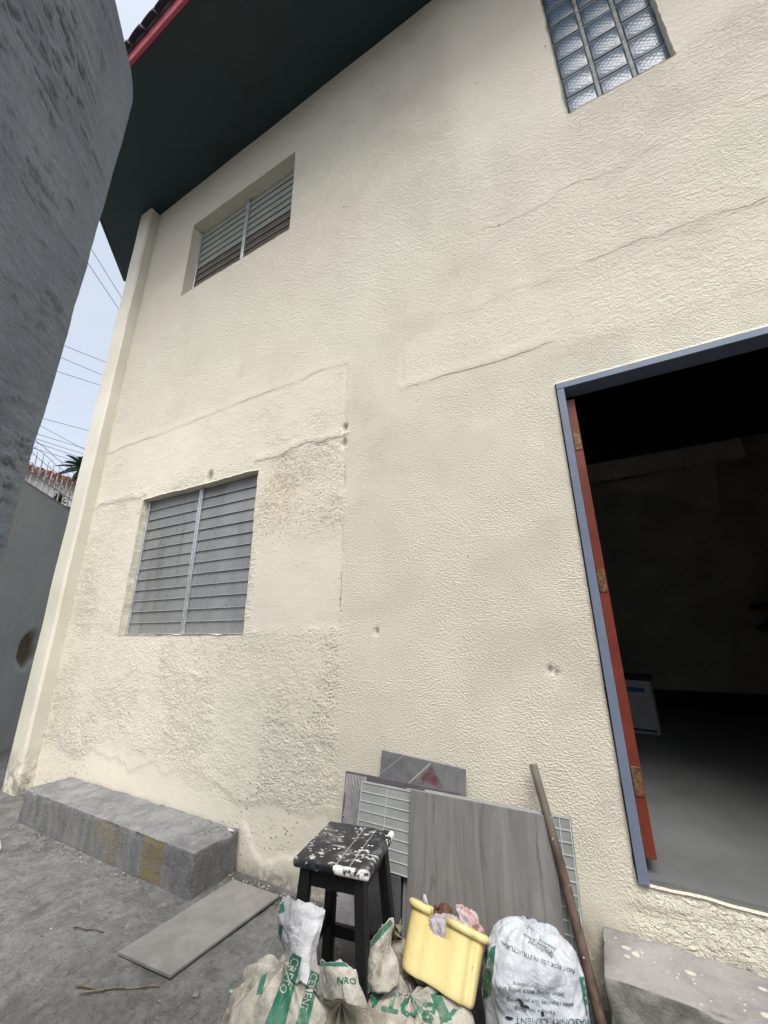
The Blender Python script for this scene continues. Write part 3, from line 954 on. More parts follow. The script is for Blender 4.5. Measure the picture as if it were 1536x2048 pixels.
# ------------------------------------------------------------------ far boundary wall with iron grille
bw = empty('boundary_wall', (-5.81, 0, 0), (0, 0, math.radians(135)))   # local x runs along (-1, 1)
tag(bw, 'low grey rendered boundary wall topped by an iron scroll grille and barbed wire', 'wall')
WH = 2.955
hs = np.linspace(-1.6, 9.0, 180)
hz = np.linspace(-0.05, WH, 60)
A, B = np.meshgrid(hs, hz)
hole = sstep(0.19, 0.15, np.hypot(A - 0.55, (B - 1.10) * 0.85) + 0.05 * (fbm(A * 6 + 3, B * 6 + 3, 2, 3) - 0.5))
Yy = 0.006 * (fbm(A * 1.5 + 9, B * 1.5 + 9, 3, 151) - 0.5) + 0.05 * hole
me = grid_mesh('wall_body', np.stack([A, Yy, B], -1))
at = me.attributes.new('hole', 'FLOAT', 'POINT')
at.data.foreach_set('value', hole.reshape(-1).astype(np.float32))
m = Mat('grey_render_with_hole')
big = m.noise(1.3, 4, 0.6)
c0 = m.mix(m.ramp(big, 0.3, 0.7), (0.36, 0.37, 0.36, 1), (0.44, 0.445, 0.43, 1))
c0 = m.mix(m.attr('hole'), c0, m.mix(m.noise(20, 4), (0.07, 0.055, 0.035, 1), (0.22, 0.17, 0.10, 1)))
WB = m.done(c0, 0.85, m.bump(m.noise(30, 4, 0.6), 0.004), spec=0.3)
link('wall_body', me, WB, bw, True)
box_obj('wall_core', (-1.6, 0.06, -0.05), (9.0, 0.22, WH - 0.012), GREY_RENDER, bw)
box_obj('coping', (-1.6, -0.004, WH - 0.01), (9.0, 0.22, WH + 0.012), GREY_RENDER, bw)
IRON = simple('pale_rusty_iron', (0.42, 0.36, 0.33), 0.7, 0.25, 40)
WIRE = simple('grey_wire', (0.30, 0.30, 0.30), 0.6, 0.2, 40)
for k in range(26):
    x = -0.5 + k * 0.135
    bm = bmesh.new()
    tube(bm, [(x, 0.03, WH), (x + 0.004, 0.03, WH + 0.24), (x - 0.004, 0.03, WH + 0.43 + rng.uniform(-.02, .02))], [0.009, 0.009, 0.003], 6)
    obj('grille_bar', bm, IRON, bw)
    bm = bmesh.new()
    pts = []
    for t in range(13):
        a = -0.6 + t / 12 * 4.4
        rr_ = 0.055 * (1 - 0.045 * t)
        pts.append((x + 0.0675 + rr_ * math.cos(a), 0.03, WH + 0.23 + rr_ * math.sin(a)))
    tube(bm, pts, 0.0055, 5)
    obj('scroll', bm, IRON, bw)
bm = bmesh.new()
tube(bm, [(-0.6, 0.03, WH + 0.16), (3.2, 0.03, WH + 0.16)], 0.008, 6)
obj('grille_rail', bm, IRON, bw)
for (h, s) in [(0.38, 1), (0.47, 2), (0.55, 3)]:
    bm = bmesh.new()
    pts = [(-0.6 + t * 0.05, 0.03 + 0.01 * mnoise.noise((t * .3, s, 0)), WH + h + 0.015 * mnoise.noise((t * .12, s * 3, 1)) - 0.02 * math.sin(t / 76 * math.pi)) for t in range(77)]
    tube(bm, pts, 0.0035, 5)
    for t in range(2, 76, 4):
        p = Vector(pts[t])
        dv = Vector((rng.uniform(-.02, .02), rng.uniform(-.01, .01), rng.uniform(.015, .03)))
        tube(bm, [p - dv, p + dv], 0.002, 4)
    obj('barbed_wire', bm, WIRE, bw)

# ------------------------------------------------------------------ neighbour house, trees, cables
def far_point(u, v, dist):
    d = ray(u, v)
    k = dist / math.hypot(d.x, d.y)
    return CAM + d * k


WHITEW = simple('white_house_paint', (0.82, 0.83, 0.84), 0.8, 0.05, 3)
REDTILE = simple('red_brown_roof_tile', (0.19, 0.075, 0.06), 0.75, 0.25, 7)
DARKGL = simple('dark_pane', (0.03, 0.035, 0.04), 0.25)
e1 = far_point(60, 958, 15.0)
k2 = ray(140, 982)
d2_ = (e1.z - CAM_Z) / (k2.z / math.hypot(k2.x, k2.y))
e2 = far_point(140, 982, d2_)
NH_A = math.atan2(e2.y - e1.y, e2.x - e1.x)
if -math.sin(NH_A) * (e1.x - CAM.x) + math.cos(NH_A) * (e1.y - CAM.y) < 0:
    NH_A += math.pi
nh = empty('neighbour_house', (e1.x, e1.y, 0), (0, 0, NH_A))
tag(nh, 'white house with a red brown tiled roof seen beyond the iron grille', 'house')
zt = e1.z + 0.36
box_obj('wall', (-5, 0.0, 0), (7, 8, zt - 0.10), WHITEW, nh)
bm = bmesh.new()
rp = [(-5.8, -0.3, zt - 0.12), (7.8, -0.3, zt - 0.12), (7.8, 4.2, zt + 1.25), (-5.8, 4.2, zt + 1.25), (-5.8, 8.6, zt - 0.12), (7.8, 8.6, zt - 0.12)]
rv = [bm.verts.new(p) for p in rp]
bm.faces.new((rv[0], rv[1], rv[2], rv[3])); bm.faces.new((rv[3], rv[2], rv[5], rv[4])); bm.faces.new((rv[0], rv[4], rv[5], rv[1]))
bm.faces.new((rv[0], rv[3], rv[4])); bm.faces.new((rv[1], rv[5], rv[2]))
nroof = obj('roof', bm, REDTILE, nh)
bm = bmesh.new()
for r_ in range(9):
    yy = -0.3 + r_ * 0.5
    zb = zt - 0.10 + r_ * 0.5 * 1.37 / 4.5
    for c_ in range(56):
        xx = -5.7 + c_ * 0.24
        tube(bm, [(xx, yy - 0.04, zb), (xx, yy + 0.5, zb + 0.5 * 1.37 / 4.5)], 0.075, 6)
tag(obj('roof_tiles', bm, REDTILE, nroof), kind='stuff')
box_obj('eave_board', (-5.8, -0.32, zt - 0.24), (7.8, -0.28, zt - 0.121), REDTILE, nh)
for xx in (-2.2, 0.4, 3.0):
    w_ = box_obj('window', (xx, -0.04, zt - 1.9), (xx + 1.2, 0.02, zt - 0.8), WHITEW, nh, 0.01)
    box_obj('pane', (xx + .08, -0.06, zt - 1.82), (xx + 1.12, -0.042, zt - 0.88), DARKGL, w_)

LEAFM = simple('dark_leaf_green', (0.05, 0.085, 0.05), 0.5, 0.3, 9)
TRUNKM = simple('brown_trunk', (0.16, 0.13, 0.10), 0.9, 0.3, 12, 0.01)


def palm(pos, crown_z, spread, label, nfr, seed):
    r = random.Random(seed)
    o = empty('leafy_tree', (pos.x, pos.y, 0))
    tag(o, label, 'tree')
    bm = bmesh.new()
    tube(bm, [(0, 0, 0), (0.03, 0.02, crown_z * 0.5), (0, 0, crown_z)], [0.07, 0.05, 0.035], 10)
    obj('trunk', bm, TRUNKM, o)
    for k in range(nfr):
        az = k * 2.399963 + r.uniform(-.2, .2)
        el = 1.35 - 1.75 * k / nfr
        d = Vector((math.cos(az) * math.cos(el), math.sin(az) * math.cos(el), math.sin(el)))
        sv = Vector((-math.sin(az), math.cos(az), 0))
        ln = spread * r.uniform(0.8, 1.15)
        bm = bmesh.new()
        rows = []
        for t in range(7):
            f = t / 6
            p = Vector((0, 0, crown_z + 0.1 * spread * (1 - k / nfr))) + d * ln * f + Vector((0, 0, -0.28 * ln * f * f))
            w = spread * 0.17 * (math.sin(math.pi * (0.10 + 0.90 * f)) ** 0.8) + 0.002
            rows.append([bm.verts.new(p - sv * w + Vector((0, 0, w * .35))), bm.verts.new(p), bm.verts.new(p + sv * w + Vector((0, 0, w * .35)))])
        for a, b in zip(rows, rows[1:]):
            bm.faces.new((a[0], a[1], b[1], b[0])); bm.faces.new((a[1], a[2], b[2], b[1]))
        obj('leaf', bm, LEAFM, o)
    return o


pp = far_point(171, 938, 11.0)
palm(pp, pp.z - 0.05, 0.52, 'dark green broad leaved tree top rising against the sky beside the house corner', 40, 3)
pp = far_point(116, 1000, 12.5)
palm(pp, pp.z - 0.05, 0.26, 'small dark leafy plant in front of the white house wall beyond the grille', 30, 5)

CABLE = simple('black_cable', (0.05, 0.05, 0.055), 0.6)
cables = [((190, 510), (240, 590), 0), ((183, 537), (236, 616), 0),
          ((137, 695), (208, 723), 1), ((131, 719), (203, 749), 1), ((121, 745), (196, 769), 1),
          ((97, 840), (173, 860), 2), ((91, 857), (165, 897), 3), ((87, 872), (163, 895), 2), ((83, 881), (161, 906), 2), ((80, 888), (160, 915), 2), ((78, 900), (155, 923), 2)]
clabels = ['upper cable of the steep pair high in the sky gap', 'lower cable of the steep pair high in the sky gap',
           'topmost of three cables crossing the middle of the sky gap', 'middle one of three cables crossing the middle of the sky gap',
           'lowest of three cables crossing the middle of the sky gap', 'highest cable of the low bunch above the iron grille',
           'slanting cable that crosses the low bunch above the iron grille', 'second cable from the top of the low level bunch',
           'third cable from the top of the low level bunch', 'fourth cable from the top of the low level bunch',
           'lowest cable of the bunch just above the iron grille']
cgroups = ['steep pair of cables in the sky gap', 'three cables across the middle of the sky gap', 'bunch of cables above the grille', None]
for (a, b, g) in cables:
    d1, d2 = 17.0 + 2 * g, 19.5 + 2 * g
    p = far_point(*a, d1); q = far_point(*b, d2)
    e = q - p
    p2, q2 = p - e * 3.0, q + e * 3.0
    bm = bmesh.new()
    n = 20
    tube(bm, [p2.lerp(q2, t / n) + Vector((0, 0, -0.10 * math.sin(math.pi * t / n) + 0.098)) for t in range(n + 1)], 0.011, 6)
    tag(obj('power_cable', bm, CABLE), clabels[cables.index((a, b, g))], 'cable', cgroups[g])

# ------------------------------------------------------------------ concrete ledge (left) and door step (right)
def rough_block(name, lo, hi, mat, seed, amp=0.006, n=0.02, jag=0.0):
    c = Vector(((lo[0] + hi[0]) / 2, (lo[1] + hi[1]) / 2, (lo[2] + hi[2]) / 2))
    bm = bmesh.new()
    box(bm, lo, hi, 0.006, 2)
    es = [e for e in bm.edges if e.calc_length() > 0.1]
    for e in es:
        pass
    for ax in range(3):
        cuts = int((hi[ax] - lo[ax]) / n)
        for k in range(1, cuts):
            pco = [0, 0, 0]; pco[ax] = lo[ax] + (hi[ax] - lo[ax]) * k / cuts
            pno = [0, 0, 0]; pno[ax] = 1
            bmesh.ops.bisect_plane(bm, geom=bm.verts[:] + bm.edges[:] + bm.faces[:], plane_co=pco, plane_no=pno)
    bm.normal_update()
    for v in bm.verts:
        p = v.co
        d = amp * (mnoise.fractal(p * 6 + Vector((seed, 0, 0)), 1.0, 2.0, 4)) + amp * 0.5 * mnoise.noise(p * 38)
        ex = sum(1 for i in range(3) if min(abs(p[i] - lo[i]), abs(p[i] - hi[i])) < 0.008)
        if ex >= 2:
            d -= jag * max(0, mnoise.noise(p * 22 + Vector((seed, 4, 1))))
        v.co = p + v.normal * d
    for v in bm.verts:
        v.co -= c
    bmesh.ops.triangulate(bm, faces=[f for f in bm.faces if len(f.verts) > 4])
    o = obj(name, bm, mat, None, True)
    o.location = c
    return o


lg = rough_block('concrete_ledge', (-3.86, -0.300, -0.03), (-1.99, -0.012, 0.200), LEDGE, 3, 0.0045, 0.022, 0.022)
tag(lg, 'low grey concrete ledge with an ochre patch under the lower louvred window', 'ledge')
st_ = rough_block('concrete_step', (-0.138, -0.250, -0.03), (1.5, -0.016, 0.250), STEP, 8, 0.0045, 0.018, 0.014)
tag(st_, 'paint splashed grey concrete step below the open doorway', 'step')

# ------------------------------------------------------------------ tiles leaning against the wall
TILE_BACK = simple('pale_grey_tile_back', (0.215, 0.225, 0.215), 0.75, 0.08, 6, 0.001, 90)
RIDGE = simple('pale_tile_ridge', (0.37, 0.385, 0.37), 0.75, 0.08, 9)
COMB = simple('purple_grey_tile_body', (0.085, 0.075, 0.085), 0.8, 0.1, 9)
COMB_R = simple('dry_adhesive', (0.36, 0.345, 0.35), 0.9, 0.1, 30)
DARK_TILE = simple('dark_grey_tile', (0.085, 0.085, 0.09), 0.55, 0.22, 5, 0.0008, 40)
m = Mat('wood_grain_tile')
x, y, z = m.sep()
wv = m.noise(1.0, 6, 0.65, 1.4, co=m.map((14, 1, 1.6)))
wv2 = m.noise(1.0, 5, 0.7, 0.3, co=m.map((70, 1, 2.6), loc=(3, 0, 1)))
wv3 = m.noise(1.0, 2, 0.5, 1.2, co=m.map((5, 1, .8), loc=(7, 0, 2)))
c0 = m.mix(m.ramp(wv, 0.3, 0.7), (0.135, 0.130, 0.125, 1), (0.195, 0.190, 0.184, 1))
c0 = m.mix(m.ramp(wv2, 0.5, 0.72, 0, 0.5), c0, (0.09, 0.085, 0.08, 1))
c0 = m.mix(m.ramp(wv3, 0.56, 0.7, 0, 0.35), c0, (0.225, 0.22, 0.215, 1))
lines = m.math('MULTIPLY', m.ramp(m.math('ABSOLUTE', m.math('SUBTRACT', m.math('FRACT', m.math('MULTIPLY', m.math('ADD', x, m.math('MULTIPLY', m.noise(1, 4, .6, 1.0, co=m.map((5, 1, 1.6))), .16)), 4.6)), 0.5)), 0.0, 0.035, 1, 0), 0.5)
c0 = m.mix(lines, c0, (0.085, 0.08, 0.075, 1))
WOOD_TILE = m.done(c0, 0.42, m.bump(wv2, 0.0006), spec=0.4)
m = Mat('slate_tile_red_stain')
x, y, z = m.sep()
c0 = m.mix(m.ramp(m.noise(4.5, 5, .7, .5), 0.3, 0.7), (0.095, 0.095, 0.10, 1), (0.165, 0.164, 0.168, 1))
dx_ = m.math('ABSOLUTE', m.math('SUBTRACT', x, 0.050))
tri = m.math('ADD', m.math('MULTIPLY', dx_, 1.25), m.math('MULTIPLY', m.noise(26, 4, .7), 0.05))
red = m.math('MULTIPLY', m.ramp(m.math('ADD', tri, z), 0.700, 0.722, 1, 0), m.ramp(m.math('ADD', z, m.math('MULTIPLY', m.noise(60, 2), .05)), 0.625, 0.650))
lineA = m.math('ABSOLUTE', m.math('SUBTRACT', m.math('SUBTRACT', z, 0.690), m.math('MULTIPLY', m.math('SUBTRACT', x, 0.045), 0.95)))
lineB = m.math('ABSOLUTE', m.math('SUBTRACT', m.math('SUBTRACT', z, 0.690), m.math('MULTIPLY', m.math('ADD', x, 0.105), 0.85)))
c0 = m.mix(m.math('MULTIPLY', m.ramp(lineA, 0.002, 0.006, 0.8, 0), m.ramp(x, 0.045, 0.05, 1, 0)), c0, (0.36, 0.34, 0.33, 1))
c0 = m.mix(m.ramp(lineB, 0.001, 0.004, 0.5, 0), c0, (0.33, 0.32, 0.32, 1))
c0 = m.mix(m.math('MULTIPLY', red, m.ramp(m.noise(40, 4, .7), 0.3, 0.6, 0.3, 0.95)), c0, (0.095, 0.026, 0.030, 1))
SLATE = m.done(c0, 0.6, m.bump(m.noise(18, 5, .6), 0.002), spec=0.4)


def leaning(name, xc, w, h, y_base, y_top, mat, label, thick=0.009, roll=0.0, z0=0.0, cat='tile', group=None):
    lean = math.asin((y_top - y_base) / h)
    o = box_obj(name, (-w / 2, -thick, 0), (w / 2, 0, h), mat, None, 0.0012)
    o.rotation_mode = 'XYZ'
    o.matrix_world = Matrix.Translation((xc, y_base, z0)) @ Matrix.Rotation(-lean, 4, 'X') @ Matrix.Rotation(roll, 4, 'Y')
    tag(o, label, cat, group)
    return o


def ridges(parent, w, h, nx, nz, thick=0.009, x_off=0.0):
    bm = bmesh.new()
    bw_ = 0.0034
    y0, y1 = -thick - 0.0035, -thick + 0.0005
    for k in range(nx + 1):
        x = -w / 2 + 0.005 + (w - 0.01) * k / nx
        box(bm, (x - bw_ / 2, y0, 0.004), (x + bw_ / 2, y1, h - 0.004))
    for k in range(nz + 1):
        z = 0.005 + (h - 0.01) * k / nz
        for q in range(nx):
            xa = -w / 2 + 0.005 + (w - 0.01) * q / nx + bw_ / 2 + .0002
            xb = -w / 2 + 0.005 + (w - 0.01) * (q + 1) / nx - bw_ / 2 - .0002
            box(bm, (xa, y0 + .0004, z - bw_ / 2), (xb, y1, z + bw_ / 2))
    return tag(obj('moulded_ridges', bm, RIDGE, parent), kind='stuff')


sl = leaning('floor_tile', -0.868, 0.43, 0.70, -0.085, -0.018, SLATE, 'dark slate floor tile with a dark red stain, rearmost and highest of the leaning tiles', roll=math.radians(3.5))
cb = leaning('floor_tile', -0.945, 0.60, 0.60, -0.125, -0.036, COMB, 'tile with combed adhesive ridges leaning on the wall behind the black stool', roll=math.radians(0.4))
bm = bmesh.new()
for k in range(36):
    pts = []
    for t in range(44):
        z = 0.592 - 0.584 * t / 43
        u = t / 43
        sweep = 0.19 * sstep(0.10, 0.62, np.array(u)) - 0.19 * sstep(0.66, 1.0, np.array(u))
        x = -0.292 + k * 0.0088 - float(sweep) + 0.0
        if -0.296 < x < -0.17:
            pts.append((x, -0.0092, z))
        elif pts:
            if len(pts) > 1: tube(bm, pts, 0.0026, 5, False)
            pts = []
    if len(pts) > 1: tube(bm, pts, 0.0026, 5, False)
tag(obj('combed_adhesive', bm, COMB_R, cb), kind='stuff')
g1 = leaning('floor_tile', -0.845, 0.56, 0.302, -0.1445, -0.072, TILE_BACK, 'upturned tile with a pale ribbed back standing on the short dark tile behind the stool', roll=math.radians(0.4), z0=0.285)
ridges(g1, 0.56, 0.302, 4, 8)
dk = leaning('floor_tile', -0.962, 0.155, 0.285, -0.172, -0.146, DARK_TILE, 'short plain dark grey tile offcut standing low behind the legs of the black stool')
g2 = leaning('floor_tile', -0.490, 0.60, 0.603, -0.178, -0.078, TILE_BACK, 'pale ribbed tile edging out left and right behind the wood grain tile')
g3 = leaning('floor_tile', -0.583, 0.60, 0.592, -0.166, -0.071, TILE_BACK, 'pale tile peeping out at the left edge behind the wood grain tile')
ridges(g2, 0.60, 0.603, 16, 16)
wt = leaning('floor_tile', -0.552, 0.60, 0.600, -0.198, -0.094, WOOD_TILE, 'large grey wood grain floor tile leaning face out, foremost of the leaning tiles')

# plank tile on the ground
m = Mat('grey_stone_plank')
c0 = m.mix(m.ramp(m.noise(7, 6, .7), 0.3, 0.7), (0.165, 0.160, 0.150, 1), (0.235, 0.230, 0.216, 1))
c0 = m.mix(m.ramp(m.noise(40, 4, .7), 0.52, 0.7, 0, .4), c0, (0.15, 0.14, 0.125, 1))
PLANK = m.done(c0, 0.7, m.bump(m.noise(50, 4, .6), .0008), spec=.3)
bm = bmesh.new()
cs = [(-1.955, -0.655), (-1.650, -0.630), (-1.600, -0.083), (-1.915, -0.092)]
c = Vector((sum(p[0] for p in cs) / 4, sum(p[1] for p in cs) / 4, 0))
lo = [bm.verts.new((x - c.x, y - c.y, 0)) for x, y in cs]
hi = [bm.verts.new((x - c.x, y - c.y, 0.011)) for x, y in cs]
bm.faces.new(list(reversed(lo))); bm.faces.new(hi)
for i in range(4): bm.faces.new((lo[i], lo[(i + 1) % 4], hi[(i + 1) % 4], hi[i]))
bmesh.ops.bevel(bm, geom=bm.edges[:], offset=0.0012, segments=1, affect='EDGES')
pk = obj('floor_tile', bm, PLANK)
pk.location = (c.x, c.y, 0.007)
pk.rotation_euler = (0.0, -0.006, 0)
tag(pk, 'long plain grey tile lying flat on the ground beside the ledge', 'tile')

# ------------------------------------------------------------------ stool
m = Mat('paint_splashed_black')
x, y, z = m.sep()
sp1 = m.math('MULTIPLY', m.ramp(m.noise(17, 4, .6, 1.2, co=m.map((1, 2.0, 1), rot=(0, 0, .5))), 0.57, 0.62), 0.85)
sp2 = m.math('MULTIPLY', m.ramp(m.voro(34, co=m.map((1, 1.5, 1))), 0.16, 0.22, 1, 0), m.ramp(m.noise(15, 2), 0.47, 0.52))
smear = m.ramp(m.noise(11, 6, .75, .6), 0.46, 0.7, 0, 0.6)
c0 = m.mix(smear, (0.010, 0.011, 0.014, 1), (0.16, 0.17, 0.20, 1))
c0 = m.mix(sp1, c0, (0.47, 0.46, 0.43, 1))
c0 = m.mix(sp2, c0, (0.60, 0.58, 0.52, 1))
edg = m.math('MULTIPLY', m.math('MULTIPLY', m.ramp(y, -0.134, -0.139), m.ramp(m.math('ADD', x, m.math('MULTIPLY', m.noise(40, 3), .05)), 0.04, 0.05)), m.ramp(m.noise(30, 3), .4, .5))
c0 = m.mix(edg, c0, (0.72, 0.71, 0.67, 1))
corner = m.math('MULTIPLY', m.ramp(x, 0.128, 0.134), m.ramp(m.math('ADD', y, m.math('MULTIPLY', m.noise(30, 2), .03)), 0.12, 0.126))
c0 = m.mix(corner, c0, (0.74, 0.73, 0.66, 1))
for gxx in (0.022, 0.072):
    gl = m.ramp(m.math('ABSOLUTE', m.math('SUBTRACT', x, gxx)), 0.0012, 0.0022, 0.55, 0)
    c0 = m.mix(gl, c0, (0.45, 0.43, 0.38, 1))
SEATM = m.done(c0, 0.38, m.bump(m.math('ADD', sp1, sp2), 0.0012), spec=.5)
m = Mat('black_leg_paint')
drip = m.math('MULTIPLY', m.ramp(m.noise(50, 3, .6, co=m.map((1, 1, .18))), .68, .72), .5)
c0 = m.mix(drip, (0.008, 0.008, 0.009, 1), (0.35, 0.34, 0.32, 1))
LEGM = m.done(c0, .45, None, spec=.45)
stool = empty('stool', (-0.972, -0.445, 0.0), (0, 0, math.radians(9)))
tag(stool, 'black wooden stool with its seat splattered with white paint', 'stool')
ZSEAT = 0.50
bm = bmesh.new()
box(bm, (-0.148, -0.146, -0.030), (0.148, 0.155, 0), 0.011, 3)
seat = obj('seat', bm, SEATM, stool, True)
seat.location = (0, 0, ZSEAT)
for (sx_, sy_) in ((-1, -1), (1, -1), (1, 1), (-1, 1)):
    bm = bmesh.new()
    top_ = Vector((sx_ * 0.105, sy_ * 0.110, ZSEAT - 0.031))
    bot_ = Vector((sx_ * 0.142, sy_ * 0.150, 0.0))
    h_ = 0.0195
    a = [bm.verts.new(bot_ + Vector((i * h_, j * h_, 0))) for i, j in ((-1, -1), (1, -1), (1, 1), (-1, 1))]
    b = [bm.verts.new(top_ + Vector((i * h_, j * h_, 0))) for i, j in ((-1, -1), (1, -1), (1, 1), (-1, 1))]
    bm.faces.new(list(reversed(a))); bm.faces.new(b)
    for i in range(4): bm.faces.new((a[i], a[(i + 1) % 4], b[(i + 1) % 4], b[i]))
    bmesh.ops.bevel(bm, geom=bm.edges[:], offset=0.003, segments=1, affect='EDGES')
    obj('leg', bm, LEGM, stool)
for s in (-1, 1):
    box_obj('apron', (-0.085, s * 0.112 - 0.01, ZSEAT - 0.085), (0.085, s * 0.112 + 0.01, ZSEAT - 0.032), LEGM, stool, .002)
    box_obj('apron', (s * 0.107 - 0.01, -0.09, ZSEAT - 0.085), (s * 0.107 + 0.01, 0.09, ZSEAT - 0.032), LEGM, stool, .002)
    box_obj('stretcher', (-0.114, s * 0.139 - 0.009, 0.125), (0.114, s * 0.139 + 0.009, 0.165), LEGM, stool, .002)
    box_obj('stretcher', (s * 0.130 - 0.009, -0.12, 0.165), (s * 0.130 + 0.009, 0.12, 0.205), LEGM, stool, .002)

# ------------------------------------------------------------------ rusty pole
m = Mat('rusty_pipe')
x, y, z = m.sep()
c0 = m.mix(m.ramp(m.noise(14, 5, .7), .35, .65), (0.045, 0.027, 0.022, 1), (0.10, 0.064, 0.048, 1))
c0 = m.mix(m.ramp(z, 0.45, 0.62), c0, (0.10, 0.09, 0.072, 1))
c0 = m.mix(m.ramp(m.voro(30), .06, .09, .8, 0), c0, (0.5, 0.48, 0.42, 1))
POLE = m.done(c0, .65, m.bump(m.noise(60, 4), .0015), spec=.4)
ptop = on_plane(1066, 1529, (0, 1, 0), (0, -0.045, 0))
pbot = Vector((-0.138, -0.275, 0.0))
bm = bmesh.new()
pts = [(pbot - pbot).lerp(ptop - pbot, t / 12) + Vector((0.006 * math.sin(t / 12 * math.pi), 0, 0)) for t in range(13)]
tube(bm, pts, 0.0165, 14)
po = obj('metal_pole', bm, POLE, None, True)
po.location = pbot
tag(po, 'rusty metal pipe leaning against the wall left of the doorway', 'pole')

# ------------------------------------------------------------------ cement sacks
def project_decal(name, verts2d, faces, bvh, mat, parent, lift=0.0012):
    """verts2d: points in picture measurement; printed onto the real surface behind them"""
    bm = bmesh.new()
    vs = []
    for (u, v) in verts2d:
        d = ray(u, v)
        hit = bvh.ray_cast(CAM, d)
        if hit[0] is None:
            vs.append(None)
        else:
            n = hit[1]
            if n.dot(d) > 0: n = -n
            vs.append(bm.verts.new(hit[0] + n * lift - parent.matrix_world.translation if False else hit[0] + n * lift))
    for f in faces:
        q = [vs[i] for i in f]
        if any(v is None for v in q): continue
        mxl = max((q[i].co - q[(i + 1) % len(q)].co).length for i in range(len(q)))
        if mxl > 0.035: continue
        try: bm.faces.new(q)
        except ValueError: pass
    loose = [v for v in bm.verts if not v.link_faces]
    bmesh.ops.delete(bm, geom=loose, context='VERTS')
    o = obj(name, bm, mat, None, True)
    o.parent = parent
    o.matrix_parent_inverse = parent.matrix_world.inverted()
    return o


def band_decal(name, poly, n, mm, bvh, mat, parent, lift=0.0008):
    """poly: four corners a b c d in picture measurement"""
    a, b, c, d = [np.array(p, float) for p in poly]
    vv = []
    for j in range(mm + 1):
        for i in range(n + 1):
            s, t = i / n, j / mm
            p = (a * (1 - s) + b * s) * (1 - t) + (d * (1 - s) + c * s) * t
            vv.append(p)
    ff = [(j * (n + 1) + i, j * (n + 1) + i + 1, (j + 1) * (n + 1) + i + 1, (j + 1) * (n + 1) + i) for j in range(mm) for i in range(n)]
    return project_decal(name, vv, ff, bvh, mat, parent, lift)


def text_decal(txt, origin, ang, size, bvh, mat, parent, lift=0.0020, bend=0.0, squash=1.0, bold=0.0):
    """lettering, origin = start of the baseline, ang = reading direction in degrees clockwise, size = cap height"""
    cu = bpy.data.curves.new('lettering', 'FONT')
    cu.body = txt
    cu.size = 1.0
    cu.resolution_u = 2
    cu.offset = bold
    to = bpy.data.objects.new('lettering_tmp', cu)
    COL.objects.link(to)
    dg = bpy.context.evaluated_depsgraph_get()
    me = bpy.data.meshes.new_from_object(to.evaluated_get(dg))
    bpy.data.objects.remove(to)
    bm = bmesh.new()
    bm.from_mesh(me)
    bpy.data.meshes.remove(me)
    bmesh.ops.triangulate(bm, faces=bm.faces[:])
    for _ in range(3):
        es = [e for e in bm.edges if e.calc_length() > 0.22]
        if not es: break
        bmesh.ops.subdivide_edges(bm, edges=es, cuts=1)
        bmesh.ops.triangulate(bm, faces=bm.faces[:])
    a = math.radians(ang)
    dx = np.array([math.cos(a), math.sin(a)])
    up = np.array([math.sin(a), -math.cos(a)])
    k = size / 0.7
    bm.verts.ensure_lookup_table()
    vv = []
    for v in bm.verts:
        x = v.co.x * k * squash
        y = v.co.y * k + bend * x * x
        vv.append(np.array(origin) + dx * x + up * y)
    ff = [[l.index for l in f.verts] for f in bm.faces]
    bm.free()
    return project_decal('lettering', vv, ff, bvh, mat, parent, lift)


def crumple(p, f, seed):
    """creased sheet: sharp valleys between cells plus ridged folds"""
    o = Vector((seed * 3.1, seed * 1.7, seed * 0.9))
    w = p + Vector((mnoise.noise(p * f * .8 + o), mnoise.noise(p * f * .8 - o), mnoise.noise(p * f * .8 + o * 2))) * (0.35 / f)
    s = 0.0
    a = 1.0
    for k in range(3):
        d, _ = mnoise.voronoi(w * f * 0.9 + o)
        s += a * (min(d[1] - d[0], 0.55) * 2.2 - 0.5)
        n = mnoise.noise(w * f * 1.3 + o * 1.3)
        s += a * 0.9 * (0.5 - 1.8 * abs(n))
        f *= 2.3
        a *= 0.42
    return s


def sack_body(center, rx, ry, rz, rot, seed, amp, e=0.75, folds=0.0, nu=190, nv_=90, lean=(0, 0)):
    P = np.zeros((nv_, nu, 3))
    for j in range(nv_):
        ph = -math.pi / 2 + math.pi * j / (nv_ - 1)
        cz_ = math.copysign(abs(math.sin(ph)) ** e, math.sin(ph))
        cr_ = abs(math.cos(ph)) ** e
        for i in range(nu):
            th = 2 * math.pi * i / nu
            cx_ = math.copysign(abs(math.cos(th)) ** 0.85, math.cos(th))
            cy_ = math.copysign(abs(math.sin(th)) ** 0.85, math.sin(th))
            n = Vector((cr_ * cx_, cr_ * cy_, cz_))
            p = Vector((rx * n.x, ry * n.y, rz * n.z))
            nn_ = Vector((n.x / rx, n.y / ry, n.z / rz)).normalized()
            c_ = crumple(p, 6.0, seed) * amp * min(1.0, cr_ * 3 + .15)
            big_ = mnoise.noise(p * 7 + Vector((seed, seed, 1))) * amp * 2.0
            c_ += folds * math.sin(th * 11 + 3 * mnoise.noise(p * 8)) * max(0, n.z)
            p = p + nn_ * (c_ + big_)
            z = p.z + rz * 0.82
            p.x += lean[0] * z; p.y += lean[1] * z
            ca_, sa_ = math.cos(rot), math.sin(rot)
            P[j, i] = (center[0] + p.x * ca_ - p.y * sa_, center[1] + p.x * sa_ + p.y * ca_, max(z, 0.004 + 0.002 * i / nu) + center[2])
    return P


